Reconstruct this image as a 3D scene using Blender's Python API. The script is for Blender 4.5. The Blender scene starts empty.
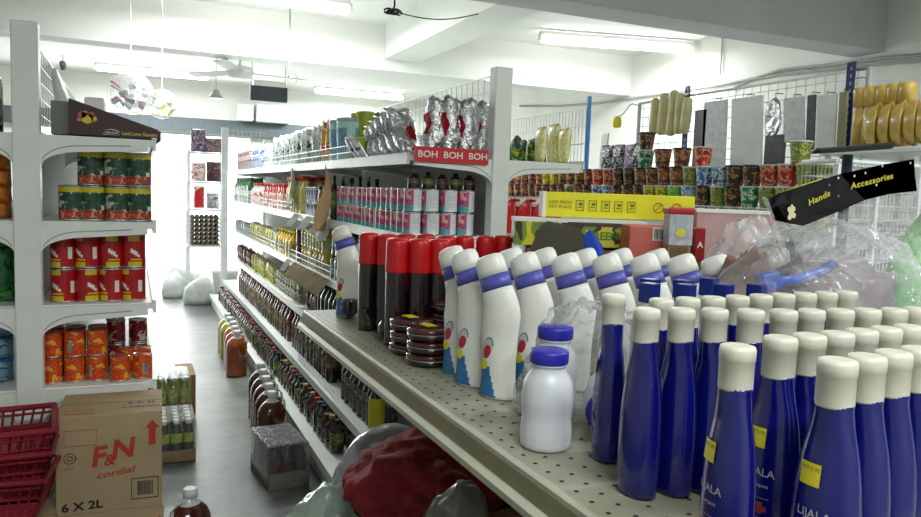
import bpy, bmesh, math, random
from mathutils import Vector, Matrix, noise, Euler
random.seed(7)
PI=math.pi
COL=bpy.context.scene.collection
R=math.radians

# ------------------------------------------------------------------ camera
F=740.0; H=1.35
ROLL=R(2.0); PITCH=R(5.1011417); YAW=R(23.8857513)
def cam_basis():
    f=Vector((math.sin(YAW)*math.cos(PITCH),math.cos(YAW)*math.cos(PITCH),-math.sin(PITCH)))
    r=Vector((math.cos(YAW),-math.sin(YAW),0)); u=r.cross(f)
    c,s=math.cos(ROLL),math.sin(ROLL)
    return r*c+u*s, u*c-r*s, f
CR,CU,CF=cam_basis(); CC=Vector((0,0,H))
cd=bpy.data.cameras.new('camera'); cam=bpy.data.objects.new('camera',cd); COL.objects.link(cam)
cam.matrix_world=Matrix(((CR.x,CU.x,-CF.x,0),(CR.y,CU.y,-CF.y,0),(CR.z,CU.z,-CF.z,H),(0,0,0,1)))
cd.sensor_fit='HORIZONTAL'; cd.sensor_width=36; cd.lens=36*F/921; cd.clip_start=.02; cd.clip_end=100
bpy.context.scene.camera=cam
# measured points of the photo carried onto the real shelf / wall planes
def ray(x,y): return CR*((x-460.5)/F)+CU*((258.5-y)/F)+CF
def on_z(x,y,z): r=ray(x,y); return CC+r*((z-H)/r.z)
def on_x(x,y,X): r=ray(x,y); return CC+r*(X/r.x)
def on_y(x,y,Y): r=ray(x,y); return CC+r*(Y/r.y)

# ------------------------------------------------------------------ materials
MATS={}
def mat(name,col,rough=.5,metal=0,noise_amt=.06,nscale=12,bump=0,bscale=30,emit=0,coat=0,spec=.5,trans=0,alpha=1):
    if name in MATS: return MATS[name]
    m=bpy.data.materials.new(name); m.use_nodes=True; nt=m.node_tree; N=nt.nodes; L=nt.links
    b=N['Principled BSDF']
    c=tuple(x/255 for x in col[:3]) if max(col)>1 else col
    c=tuple(((x/12.92) if x<=.04045 else ((x+.055)/1.055)**2.4) for x in c)
    tc=N.new('ShaderNodeTexCoord')
    nz=N.new('ShaderNodeTexNoise'); nz.inputs['Scale'].default_value=nscale; nz.inputs['Detail'].default_value=3
    L.new(tc.outputs['Object'],nz.inputs['Vector'])
    mp=N.new('ShaderNodeMapRange'); mp.inputs['From Min'].default_value=.3; mp.inputs['From Max'].default_value=.7
    mp.inputs['To Min'].default_value=1-noise_amt*2; mp.inputs['To Max'].default_value=1+noise_amt
    L.new(nz.outputs['Fac'],mp.inputs['Value'])
    mx=N.new('ShaderNodeMix'); mx.data_type='RGBA'; mx.blend_type='MULTIPLY'; mx.inputs[0].default_value=1
    mx.inputs[6].default_value=(*c,1); L.new(mp.outputs[0],mx.inputs[7])
    L.new(mx.outputs[2],b.inputs['Base Color'])
    b.inputs['Roughness'].default_value=rough; b.inputs['Metallic'].default_value=metal
    b.inputs['Specular IOR Level'].default_value=spec
    if coat: b.inputs['Coat Weight'].default_value=coat; b.inputs['Coat Roughness'].default_value=.08
    if trans: b.inputs['Transmission Weight'].default_value=trans
    if alpha<1: b.inputs['Alpha'].default_value=alpha
    if emit:
        L.new(mx.outputs[2],b.inputs['Emission Color']); b.inputs['Emission Strength'].default_value=emit
    if bump:
        bn=N.new('ShaderNodeTexNoise'); bn.inputs['Scale'].default_value=bscale; bn.inputs['Detail'].default_value=4
        L.new(tc.outputs['Object'],bn.inputs['Vector'])
        bp=N.new('ShaderNodeBump'); bp.inputs['Strength'].default_value=bump; bp.inputs['Distance'].default_value=.02
        L.new(bn.outputs['Fac'],bp.inputs['Height']); L.new(bp.outputs[0],b.inputs['Normal'])
    MATS[name]=m; return m
def print_mat(name,cols,scale=40,rough=.4,metal=0,coat=0,stretch=(1,1,1),bump=0):
    """busy printed packaging: blotches of several colours"""
    if name in MATS: return MATS[name]
    m=bpy.data.materials.new(name); m.use_nodes=True; nt=m.node_tree; N=nt.nodes; L=nt.links; b=N['Principled BSDF']
    tc=N.new('ShaderNodeTexCoord'); mpg=N.new('ShaderNodeMapping'); mpg.inputs['Scale'].default_value=stretch
    L.new(tc.outputs['Object'],mpg.inputs[0])
    v=N.new('ShaderNodeTexNoise'); v.inputs['Scale'].default_value=scale; v.inputs['Detail'].default_value=2; v.inputs['Distortion'].default_value=.6
    L.new(mpg.outputs[0],v.inputs['Vector'])
    cr=N.new('ShaderNodeValToRGB'); cr.color_ramp.interpolation='CONSTANT'
    els=cr.color_ramp.elements; n=len(cols)
    while len(els)<n: els.new(.5)
    for i,c in enumerate(cols):
        els[i].position=0 if i==0 else .36+.3*i/n
        els[i].color=(*[((x/255)/12.92 if x/255<=.04045 else ((x/255+.055)/1.055)**2.4) for x in c],1)
    L.new(v.outputs['Fac'],cr.inputs[0]); L.new(cr.outputs[0],b.inputs['Base Color'])
    b.inputs['Roughness'].default_value=rough; b.inputs['Metallic'].default_value=metal
    if coat: b.inputs['Coat Weight'].default_value=coat
    if bump:
        bp=N.new('ShaderNodeBump'); bp.inputs['Strength'].default_value=bump; bp.inputs['Distance'].default_value=.01
        n2=N.new('ShaderNodeTexNoise'); n2.inputs['Scale'].default_value=scale*1.3; L.new(tc.outputs['Object'],n2.inputs['Vector'])
        L.new(n2.outputs['Fac'],bp.inputs['Height']); L.new(bp.outputs[0],b.inputs['Normal'])
    MATS[name]=m; return m
def clear_mat(name,alpha=.22,col=(235,238,240),rough=.12,bump=.6,bscale=18):
    """thin clear plastic film: mostly see-through with crinkly glints"""
    if name in MATS: return MATS[name]
    m=bpy.data.materials.new(name); m.use_nodes=True; nt=m.node_tree; N=nt.nodes; L=nt.links
    b=N['Principled BSDF']; out=N['Material Output']
    b.inputs['Base Color'].default_value=(*[(x/255)**2.2 for x in col],1); b.inputs['Roughness'].default_value=rough
    b.inputs['Specular IOR Level'].default_value=.9
    t=N.new('ShaderNodeBsdfTransparent'); mx=N.new('ShaderNodeMixShader')
    fr=N.new('ShaderNodeLayerWeight'); fr.inputs['Blend'].default_value=.35
    mp=N.new('ShaderNodeMapRange'); mp.inputs['To Min'].default_value=alpha; mp.inputs['To Max'].default_value=min(1,alpha+.45)
    L.new(fr.outputs['Facing'],mp.inputs['Value']); L.new(mp.outputs[0],mx.inputs[0])
    L.new(t.outputs[0],mx.inputs[1]); L.new(b.outputs[0],mx.inputs[2]); L.new(mx.outputs[0],out.inputs[0])
    tc=N.new('ShaderNodeTexCoord'); bn=N.new('ShaderNodeTexNoise'); bn.inputs['Scale'].default_value=bscale; bn.inputs['Detail'].default_value=3; bn.inputs['Distortion'].default_value=1.5
    L.new(tc.outputs['Object'],bn.inputs['Vector']); bp=N.new('ShaderNodeBump'); bp.inputs['Strength'].default_value=bump; bp.inputs['Distance'].default_value=.03
    L.new(bn.outputs['Fac'],bp.inputs['Height']); L.new(bp.outputs[0],b.inputs['Normal'])
    MATS[name]=m; return m

M_shelf=mat('shelf_enamel',(236,240,236),.4,noise_amt=.02)
M_deck=mat('deck_enamel',(160,158,138),.34,noise_amt=.05,nscale=6)
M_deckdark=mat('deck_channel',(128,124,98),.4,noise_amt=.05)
M_deckedge=mat('deck_edge',(196,196,176),.25,noise_amt=.03)
M_hole=mat('hole_dark',(52,50,44),.8)
M_wire=mat('white_wire',(225,230,232),.35)
M_wall=mat('wall_paint',(224,226,220),.85,noise_amt=.03,nscale=2)
M_wall2=mat('wall_paint_grey',(190,194,190),.85,noise_amt=.03,nscale=2)
M_ceil=mat('ceiling_paint',(236,238,234),.9,noise_amt=.02,nscale=2)
M_beamgrey=mat('beam_paint',(200,202,204),.9,noise_amt=.03,nscale=3)
M_header=mat('header_grey',(88,96,100),.8,noise_amt=.05)
M_tube=mat('tube_glow',(255,255,250),.5,emit=9,noise_amt=0)
M_fix=mat('fixture_white',(230,232,232),.5)
M_card=mat('cardboard',(178,156,122),.85,noise_amt=.05,nscale=9)
M_card2=mat('cardboard_dark',(150,122,88),.85,noise_amt=.06,nscale=9)
M_redprint=mat('print_red',(190,60,48),.7)
M_blackprint=mat('print_black',(38,32,28),.7)
M_yellow=mat('yellow_label',(226,214,40),.5)
M_white=mat('plastic_white',(232,232,226),.35,noise_amt=.02)
M_cream=mat('cap_cream',(214,213,196),.4,noise_amt=.03)
M_black=mat('plastic_black',(20,20,22),.4)
M_red=mat('plastic_red',(190,18,22),.35,noise_amt=.04)
M_navy=mat('bottle_navy',(11,16,108),.2,coat=.6,noise_amt=.08,nscale=8)
M_bluecap=mat('cap_blue',(44,44,168),.35)
M_bluestrip=mat('strip_blue',(60,140,215),.4)
M_paper=mat('paper_white',(235,234,228),.8,noise_amt=.03)
M_paper_tan=mat('paper_tan',(205,184,150),.8,noise_amt=.04)
M_foil=mat('foil_silver',(215,216,220),.22,1,noise_amt=.1,bump=.8,bscale=35)
M_foilred=mat('foil_red',(165,16,30),.3,.5,bump=.6,bscale=30)
M_clear=clear_mat('clear_film',.07,bscale=24,bump=.9)
M_clear2=clear_mat('clear_film_milky',.13,bscale=12,bump=1.0)
M_amber=mat('liquid_amber',(84,34,20),.12,coat=.8,noise_amt=.15)
M_amber2=mat('liquid_orange',(150,70,24),.12,coat=.8,noise_amt=.15)
M_petneck=mat('pet_neck',(215,220,222),.1,coat=.8)
M_pinklid=mat('steel',(200,202,204),.25,.9)
M_gold=mat('gold_plastic',(204,172,84),.35,noise_amt=.15,nscale=25,coat=.3)

# ------------------------------------------------------------------ mesh helpers
def new_mesh(name,bm,mats,smooth=False):
    me=bpy.data.meshes.new(name); bm.normal_update(); bm.to_mesh(me); bm.free()
    for m in (mats if isinstance(mats,(list,tuple)) else [mats]): me.materials.append(m)
    if smooth:
        for p in me.polygons: p.use_smooth=True
    return me
def B(): return bmesh.new()
def box(bm,x0,y0,z0,x1,y1,z1,mi=0,T=None):
    vs=[bm.verts.new((x,y,z)) for z in (z0,z1) for y in (y0,y1) for x in (x0,x1)]
    if T is not None:
        for v in vs: v.co=T@v.co
    for f in ((0,2,3,1),(4,5,7,6),(0,1,5,4),(2,6,7,3),(0,4,6,2),(1,3,7,5)):
        fc=bm.faces.new([vs[i] for i in f]); fc.material_index=mi
    return vs
def bevel_all(bm,w,seg=2):
    bmesh.ops.bevel(bm,geom=bm.edges[:],offset=w,segments=seg,affect='EDGES',profile=.5)
def loft(bm,secs,seg=20,paint=None,mi=0,cap=True,T=None,power=2.0):
    """secs: (cx,cy,cz,rx,ry[,tilt]) rings"""
    rings=[]
    for s in secs:
        cx,cy,cz,rx,ry=s[:5]; t=s[5] if len(s)>5 else 0
        ring=[]
        for k in range(seg):
            a=2*PI*k/seg; ca,sa=math.cos(a),math.sin(a)
            if power!=2.0:
                ca=math.copysign(abs(ca)**(2/power),ca); sa=math.copysign(abs(sa)**(2/power),sa)
            p=Vector((cx+rx*ca*math.cos(t),cy+ry*sa,cz-rx*ca*math.sin(t)))
            if T is not None: p=T@p
            ring.append(bm.verts.new(p))
        rings.append(ring)
    for i in range(len(rings)-1):
        for k in range(seg):
            f=bm.faces.new((rings[i][k],rings[i][(k+1)%seg],rings[i+1][(k+1)%seg],rings[i+1][k]))
            f.smooth=True
            z=(secs[i][2]+secs[i+1][2])/2
            f.material_index=paint((k+.5)/seg,z) if paint else mi
    if cap:
        for ring,z,rev in ((rings[0],secs[0][2],True),(rings[-1],secs[-1][2],False)):
            f=bm.faces.new(list(reversed(ring)) if rev else ring)
            f.material_index=paint(.5,z+(1e-4 if not rev else -1e-4)) if paint else mi
    return rings
def lathe(bm,prof,seg=20,paint=None,mi=0,sy=1,c=(0,0),T=None):
    return loft(bm,[(c[0],c[1],z,max(r,1e-4),max(r,1e-4)*sy) for r,z in prof],seg,paint,mi,True,T)
def zs(z0,z1,n): return [z0+(z1-z0)*i/n for i in range(n+1)]
def tube(bm,pts,r,seg=6,mi=0):
    pts=[Vector(p) for p in pts]; rings=[]
    for i,p in enumerate(pts):
        d=(pts[min(i+1,len(pts)-1)]-pts[max(i-1,0)]).normalized()
        a=Vector((0,0,1)) if abs(d.z)<.9 else Vector((1,0,0))
        u=d.cross(a).normalized(); v=d.cross(u)
        rings.append([bm.verts.new(p+(u*math.cos(2*PI*k/seg)+v*math.sin(2*PI*k/seg))*r) for k in range(seg)])
    for i in range(len(rings)-1):
        for k in range(seg):
            f=bm.faces.new((rings[i][k],rings[i][(k+1)%seg],rings[i+1][(k+1)%seg],rings[i+1][k])); f.material_index=mi; f.smooth=True
    for rg,rv in ((rings[0],1),(rings[-1],0)):
        f=bm.faces.new(rg if rv else list(reversed(rg))); f.material_index=mi
def prism(bm,poly,y0,y1,mi=0,axis='y'):
    """polygon in (a,z) extruded along y (or x)"""
    def P(a,z,t): return (a,t,z) if axis=='y' else (t,a,z)
    A=[bm.verts.new(P(a,z,y0)) for a,z in poly]; C=[bm.verts.new(P(a,z,y1)) for a,z in poly]
    n=len(poly)
    bm.faces.new(A).material_index=mi; bm.faces.new(list(reversed(C))).material_index=mi
    for i in range(n):
        bm.faces.new((A[i],C[i],C[(i+1)%n],A[(i+1)%n])).material_index=mi
    bmesh.ops.recalc_face_normals(bm,faces=bm.faces[:])
def pillow(bm,w,h,t,nx=14,ny=18,seed=0,crump=.006,paint=None,freq=14,neck=None,T=None,edge=.5):
    """a filled bag standing on z=0, width along x, thickness along y"""
    V={}
    for side in (-1,1):
        for i in range(nx+1):
            for j in range(ny+1):
                u=i/nx*2-1; v=j/ny*2-1
                prof=max(0,(1-abs(u)**2.6))**edge*max(0,(1-abs(v)**3.2))**edge
                if side==1 and (i in(0,nx) or j in(0,ny)): V[side,i,j]=V[-1,i,j]; continue
                ww=w/2
                if neck and v>neck: ww*=1-.6*((v-neck)/(1-neck))
                p=Vector((u*ww,side*prof*t/2,(v+1)/2*h))
                n=noise.noise_vector(Vector((p.x*freq+seed*7.3,p.z*freq,seed*3.1+side)))
                p+=Vector((n.x*.5,n.y,n.z*.5))*crump
                if j==0: p.z=max(p.z,0)
                if T is not None: p=T@p
                V[side,i,j]=bm.verts.new(p)
    for side in (-1,1):
        for i in range(nx):
            for j in range(ny):
                q=[V[side,i,j],V[side,i+1,j],V[side,i+1,j+1],V[side,i,j+1]]
                if side==1: q.reverse()
                try: f=bm.faces.new(q)
                except ValueError: continue
                f.smooth=True
                if paint: f.material_index=paint((i+.5)/nx,(j+.5)/ny,side)
def text_mesh(name,txt,size,m,extrude=.0,offset=0,fn=None,align='CENTER',spacing=1,xs=1):
    cu=bpy.data.curves.new(name,'FONT'); cu.body=txt; cu.size=size; cu.align_x=align; cu.align_y='CENTER'
    cu.offset=offset*size; cu.extrude=extrude; cu.space_character=spacing; cu.resolution_u=3
    o=bpy.data.objects.new('tmp',cu); COL.objects.link(o)
    dg=bpy.context.evaluated_depsgraph_get(); me=bpy.data.meshes.new_from_object(o.evaluated_get(dg)); me.name=name
    bpy.data.objects.remove(o); bpy.data.curves.remove(cu)
    for v in me.vertices:
        v.co.x*=xs
        if fn: v.co=fn(v.co.x,v.co.y,v.co.z)
    me.materials.clear(); me.materials.append(m); return me

# ------------------------------------------------------------------ object helpers
def link(name,me,parent=None,loc=None,rot=None):
    o=bpy.data.objects.new(name,me); COL.objects.link(o)
    if parent: o.parent=parent
    if loc is not None: o.location=loc
    if rot is not None: o.rotation_euler=rot
    return o
def tag(o,label,cat,group=None,kind=None):
    if kind=='structure': o['kind']=kind
    else:
        o['label']=label; o['category']=cat
        if kind: o['kind']=kind
    if group: o['group']=group
    return o
def empty(name,label,cat,loc=(0,0,0),rz=0,group=None,rot=None):
    o=link(name,None,None,loc,rot if rot is not None else (0,0,rz)); o.empty_display_size=.05
    return tag(o,label,cat,group)
def struct(name,bm,m,parent=None):
    o=link(name,new_mesh(name,bm,m),parent)
    if not parent: o['kind']='structure'
    return o
# a product is (name, category, [ (part_name, mesh, parent_index or None) ]); one entry = a single mesh
PROD={}
def product(key,name,cat,parts): PROD[key]=(name,cat,parts)
def place(key,loc,rz=0,label='',group=None,rot=None,sc=None):
    name,cat,parts=PROD[key]
    rot=rot if rot is not None else (0,0,rz)
    if len(parts)==1:
        o=link(name,parts[0][1],None,loc,rot); tag(o,label,cat,group)
    else:
        o=link(name,None,None,loc,rot); o.empty_display_size=.03; tag(o,label,cat,group)
        made=[]
        for pn,me,par in parts: made.append(link(pn,me,o if par is None else made[par]))
    if sc is not None: o.scale=sc if isinstance(sc,(tuple,list)) else (sc,)*3
    return o
ORD=['first','second','third','fourth','fifth','sixth','seventh','eighth','ninth','tenth','eleventh','twelfth','13th','14th','15th','16th','17th','18th','19th','20th','21st','22nd','23rd','24th','25th','26th','27th','28th','29th','30th','31st','32nd','33rd','34th','35th','36th']

# ------------------------------------------------------------------ product meshes
def can_mesh(name,r,h,mats,paint,seg=28,n=14):
    bm=B(); pr=[(r*.9,0),(r,.002),(r,.005),(r*.97,.006)]+[(r*.97,z) for z in zs(.007,h-.007,n)]+[(r*.97,h-.006),(r,h-.005),(r,h-.001),(r*.93,h),(r*.9,h-.003)]
    lathe(bm,pr,seg,paint); return new_mesh(name,bm,mats)
M_green_d=mat('label_dark_green',(34,74,52),.4); M_tomato=print_mat('label_tomato',[(150,30,24),(196,72,52),(110,60,40),(214,150,120)],60)
M_canred=mat('can_red',(176,18,24),.35); M_canyel=mat('can_yellow',(214,196,40),.4)
M_orange=print_mat('label_orange',[(206,66,22),(226,92,30),(190,48,20),(236,170,50)],35,.35)
M_gcan=print_mat('label_green_print',[(36,66,48),(28,84,60),(60,90,80),(190,196,180)],45)
def p_green(u,z):
    if z>.112: return 3
    if z<.006: return 3
    if z>.099: return 0
    if z<.034: return 2
    if .40<u<.5 and .05<z<.09: return 4
    if .9<u<.98 and .02<z<.05: return 4
    return 1
product('green_can','food_can','can',[('food_can',can_mesh('green_can',.042,.118,[M_canyel,M_gcan,M_tomato,M_pinklid,M_white],p_green),None)])
def p_red(u,z):
    if z>.110 or z<.005: return 2
    f=(u*2)%1
    if z>.094 and .1<f<.42: return 1
    if z<.022 and .1<f<.5: return 1
    if .66<f<.84 and .03<z<.075: return 3
    if .2<f<.46 and abs(z-(.062-(f-.2)*.09))<.006: return 3
    if .2<f<.5 and .026<z<.034: return 1
    return 0
product('red_can','food_can','can',[('food_can',can_mesh('red_can',.040,.115,[M_canred,M_canyel,M_pinklid,M_white],p_red,32,20),None)])
def p_or(u,z):
    if z>.086 or z<.005: return 1
    if .44<u<.52 and .02<z<.06: return 2
    return 0
product('orange_can','food_can','can',[('food_can',can_mesh('orange_can',.033,.088,[M_orange,M_pinklid,M_pinklid],p_or),None)])
M_dkred=print_mat('label_dark_red',[(110,20,32),(150,34,44),(90,20,30),(214,190,180)],40)
product('dark_red_can','food_can','can',[('food_can',can_mesh('dark_red_can',.033,.088,[M_dkred,M_pinklid],lambda u,z: 1 if z>.084 or z<.005 else 0),None)])
M_pink=print_mat('label_pink',[(196,70,136),(214,96,150),(168,50,120),(240,190,170)],45)
M_pinkw=mat('label_white',(232,236,238),.4); M_teal=mat('label_teal',(90,180,190),.4)
def p_pink(u,z):
    if z>.090 or z<.004: return 3
    f=(u*2+.1)%1
    if f<.42: return 0 if z>.028 else 2
    if f>.55 and f<.9 and (int(z*220)%2==0) and .02<z<.07 and .6<f<.85: return 4
    return 1
M_prt=mat('fine_print',(206,212,216),.5)
product('pink_can','milk_can','can',[('milk_can',can_mesh('pink_can',.0375,.094,[M_pink,M_pinkw,M_teal,M_pinklid,M_prt],p_pink,30,20),None)])
# coffee / snack packs (pillow bags)
def bag_mesh(name,w,h,t,mats,paint=None,seed=1,crump=.008,freq=16,neck=None,nx=12,ny=16):
    bm=B(); pillow(bm,w,h,t,nx,ny,seed,crump,paint,freq,neck); return new_mesh(name,bm,mats)
product('coffee_bag','coffee_bag','bag',[('coffee_bag',bag_mesh('coffee_bag',.095,.25,.075,[M_foil,M_foilred],lambda u,v,s:1 if (s==1 and .3<v<.7) or (.66<u and .2<v<.85) else 0,3,.022,24),None)])
product('silver_bag','snack_bag','bag',[('snack_bag',bag_mesh('silver_bag',.12,.19,.05,[M_foil,M_foilred],lambda u,v,s:1 if s==-1 and .4<u<.7 and .3<v<.55 else 0,5,.024,22),None)])
PK={}
def packkind(key,cols,w=.12,h=.19,t=.05,scale=25,metal=.0,name='food_packet',seed=1,rough=.35,crump=.008):
    m=print_mat('pack_'+key,cols,scale,rough,metal,bump=.4)
    edge=mat('pack_edge_'+key,cols[-1],rough,metal)
    product(key,name,'packet',[(name,bag_mesh(key,w,h,t,[m,edge],lambda u,v,s:1 if v<.07 or v>.92 else 0,seed,crump),None)])
packkind('green_foil_pack',[(40,66,52),(60,90,72),(200,206,204),(150,160,158),(220,222,220)],.16,.19,.07,20,.4,seed=2,crump=.014)
packkind('gold_pack',[(196,120,40),(222,168,96),(206,170,60),(190,60,50),(232,214,190)],.14,.21,.07,18,.2,seed=3,crump=.01)
packkind('blue_pack',[(50,80,170),(70,120,200),(220,230,236),(90,100,180),(210,220,230)],.12,.14,.06,22,seed=4)
packkind('pink_pack',[(200,110,120),(230,190,190),(236,236,232),(150,70,90),(230,228,224)],.12,.14,.06,22,seed=5)
packkind('mint_pack',[(150,206,190),(200,226,214),(232,238,234),(90,150,130),(230,234,230)],.12,.16,.06,22,seed=6)
packkind('yellow_pack',[(206,186,40),(226,210,80),(120,150,40),(226,220,180),(214,210,160)],.12,.15,.06,22,seed=7)
packkind('grey_sachet',[(150,156,156),(196,200,200),(100,104,110),(220,222,220),(170,174,174)],.10,.12,.04,24,.3,seed=8)
packkind('white_pack',[(224,226,216),(206,200,150),(80,90,80),(232,232,226),(226,222,200)],.09,.17,.04,26,seed=9)
packkind('purple_pack',[(70,40,60),(110,60,70),(60,36,44),(160,120,110),(90,60,66)],.12,.15,.06,22,seed=10)
packkind('red_snack_pack',[(196,20,30),(206,26,34),(176,14,24),(236,222,214)],.085,.17,.06,14,seed=11)
packkind('carrot_pack',[(216,84,22),(232,112,34),(190,60,20),(240,150,60)],.2,.06,.16,20,seed=12,crump=.006)
packkind('leafy_pack',[(28,90,44),(36,116,58),(18,60,30),(80,150,80)],.2,.2,.1,20,seed=13,crump=.01)
packkind('ice_blue_pack',[(60,120,176),(110,170,206),(180,206,220),(40,90,150),(150,190,210)],.22,.09,.2,14,.1,seed=14,crump=.01)
packkind('speckled_sachet',[(60,30,40),(200,190,186),(130,60,80),(30,24,30),(150,140,136)],.14,.11,.05,60,.3,seed=15,crump=.01)
packkind('seaweed_pack',[(24,24,28),(44,40,48),(180,180,186),(30,28,32),(60,58,62)],.13,.17,.03,30,.2,seed=16)
packkind('violet_pack',[(90,60,110),(150,130,160),(40,34,44),(190,180,190),(70,50,80)],.12,.17,.03,34,.1,seed=17)
packkind('chips_pack',[(30,110,60),(40,140,70),(220,200,40),(20,80,50),(30,60,120)],.08,.13,.05,18,.1,seed=18)
packkind('yellow_net_pack',[(230,222,90),(240,238,180),(236,236,220),(220,206,60)],.1,.12,.04,40,seed=19)
# tins
M_lime=mat('tin_lime',(160,176,34),.35,noise_amt=.05)
def mk(fn,mats): bm=B(); fn(bm); return new_mesh('part',bm,mats)
product('lime_tin','lime_tin','tin',[('tin_body',can_mesh('tin_body',.048,.128,[M_lime,M_pinklid],lambda u,z:0,28,4),None),('lid',mk(lambda b:lathe(b,[(.0485,.122),(.0492,.125),(.0492,.132),(.045,.134),(.04,.133)],28),mat('lid_lime',(186,196,70),.3)),None)])
M_aqua=mat('tub_aqua',(188,222,222),.25,noise_amt=.05); M_seal=mat('label_steel_blue',(120,165,190),.4,noise_amt=.2,nscale=40)
product('clear_tub','storage_tub','tub',[
 ('tub_body',mk(lambda b:lathe(b,[(.062,0),(.066,.004)]+[(.066+.006*i/12,.01+.2*i/12) for i in range(13)]+[(.07,.214),(.066,.216)],28,lambda u,z:1 if .05<z<.17 and (u*3)%1<.7 else 0),[M_aqua,M_seal]),None),
 ('lid',mk(lambda b:lathe(b,[(.074,.212),(.076,.216),(.076,.228),(.07,.232),(.04,.233)],28),mat('lid_grey_green',(170,190,190),.3)),None)])
# bottle family
def bottle_product(key,name,r,h,body,cap,label=None,lz=(.25,.6),neck=.35,cat='bottle',capr=None,seg=16,lab2=None,parts=True,sy=1,shoulder=.62):
    rn=r*neck; hs=h*shoulder; hc=h*.9
    pr=[(r*.85,0),(r,.004)]+[(r,z) for z in zs(.008,hs,10)]+[(r*.93,hs+(hc-hs)*.2),(r*.7,hs+(hc-hs)*.45),(rn*1.15,hs+(hc-hs)*.75),(rn,hc)]
    pt=(lambda u,z:(1 if lz[0]*h<z<lz[1]*h else 0)) if label else None
    if label and lab2: pt=lambda u,z:(1 if lz[0]*h<z<(lz[0]+.6*(lz[1]-lz[0]))*h else 2 if lz[0]*h<z<lz[1]*h else 0)
    bm=B(); lathe(bm,pr,seg,pt,sy=sy); bme=new_mesh('bottle_body',bm,[body]+([label] if label else [])+([lab2] if lab2 else []))
    cr=capr or rn*1.25
    bm=B(); lathe(bm,[(cr,hc-.002),(cr,h-.002),(cr*.9,h)],12); cme=new_mesh('cap',bm,cap)
    product(key,name,cat,[('bottle_body',bme,None),('cap',cme,None)])
M_soy=mat('sauce_dark',(34,18,16),.15,coat=.7); M_soyred=mat('sauce_red',(96,20,18),.15,coat=.7); M_gglass=mat('glass_green_dark',(16,60,40),.12,coat=.7)
M_oil=mat('oil_yellow',(214,196,120),.15,coat=.6,noise_amt=.1); M_oil2=mat('oil_bright',(212,180,30),.15,coat=.6)
M_capgold=mat('cap_gold',(190,160,70),.4,.4); M_capgreen=mat('cap_green',(30,120,60),.4); M_capyel=mat('cap_yellow',(210,200,50),.4)
M_labgrn=print_mat('lab_green',[(104,120,52),(70,100,46),(150,150,90),(54,80,38)],22); M_labbr=print_mat('lab_brown',[(90,64,46),(64,42,34),(130,110,90),(50,34,28)],22)
M_labred=print_mat('lab_redish',[(84,26,26),(110,50,40),(60,26,26),(150,120,90)],22); M_labgrey=print_mat('lab_grey',[(96,92,90),(76,72,72),(140,140,136),(60,58,60)],22)
M_labblue=print_mat('lab_blue',[(150,190,200),(110,150,170),(196,210,200),(120,140,60)],40); M_labolive=print_mat('lab_olive',[(150,150,70),(170,170,100),(200,200,160),(110,110,50)],40)
bottle_product('sauce_green','sauce_bottle',.033,.25,M_soy,M_black,M_labgrn)
bottle_product('sauce_brown','sauce_bottle',.033,.25,M_soy,M_capgold,M_labbr)
bottle_product('sauce_red','sauce_bottle',.033,.24,M_soyred,M_red,M_labred)
bottle_product('sauce_grey','sauce_bottle',.034,.22,M_soy,M_black,M_labgrey,(.1,.62),neck=.5)
bottle_product('sauce_yellow','sauce_bottle',.036,.25,M_soy,M_capgreen,M_canyel,(.05,.66),neck=.5)
bottle_product('green_glass','sauce_bottle',.036,.24,M_gglass,M_black,None,neck=.4)
bottle_product('cola_green','drink_bottle',.04,.25,mat('pet_green',(30,130,70),.2,coat=.4),M_capgreen,M_white,(.3,.5),neck=.35)
bottle_product('oil_bottle','oil_bottle',.042,.25,M_oil,M_red,mat('lab_straw',(214,206,130),.4,noise_amt=.2,nscale=60),(.1,.5),neck=.6,capr=.036)
bottle_product('ketchup_jar','sauce_jar',.042,.2,mat('jar_red',(180,50,44),.2,coat=.5,noise_amt=.2),M_red,print_mat('lab_redjar',[(190,60,50),(214,150,130),(232,226,220),(150,40,40)],30),(.15,.6),neck=.75,capr=.036,cat='jar')
bottle_product('white_jug','detergent_bottle',.05,.2,mat('jug_white',(226,220,216),.3),M_red,print_mat('lab_pinkw',[(214,120,120),(232,200,196),(236,236,234),(190,70,70)],30),(.1,.6),neck=.45)
bottle_product('pickle_jar','pickle_jar',.038,.12,M_oil2,M_capyel,M_labolive,(.15,.65),neck=.85,capr=.034,cat='jar',shoulder=.75)
bottle_product('blue_label_jar','preserve_jar',.04,.13,mat('jar_olive',(120,130,50),.2,coat=.5,noise_amt=.2),M_black,M_labblue,(.2,.75),neck=.9,capr=.037,cat='jar',shoulder=.82)
bottle_product('dark_jam_jar','jam_jar',.036,.12,mat('jam_dark',(96,20,34),.15,coat=.6),M_black,None,neck=.9,capr=.034,cat='jar',shoulder=.8)
bottle_product('brown_jar','coffee_jar',.042,.19,mat('jar_brown',(104,76,72),.25,coat=.5,noise_amt=.2),M_black,print_mat('lab_brownjar',[(120,90,90),(190,170,170),(90,66,70),(150,120,120)],30),(.1,.6),neck=.85,capr=.04,cat='jar',shoulder=.75)
bottle_product('white_canister','powder_canister',.035,.17,M_white,mat('lid_sage',(150,170,150),.4),None,neck=.95,capr=.037,cat='canister',shoulder=.85)
bottle_product('yellow_jug','oil_jug',.05,.19,M_oil2,M_capyel,M_labolive,(.15,.5),neck=.4,sy=.8)
bottle_product('stripe_can','drink_can',.03,.09,M_pinkw,M_pinklid,print_mat('lab_stripe',[(60,80,140),(226,230,234),(40,50,90),(230,232,234)],30,stretch=(1,1,.2)),(.2,.8),neck=.9,cat='can',shoulder=.88)
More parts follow.
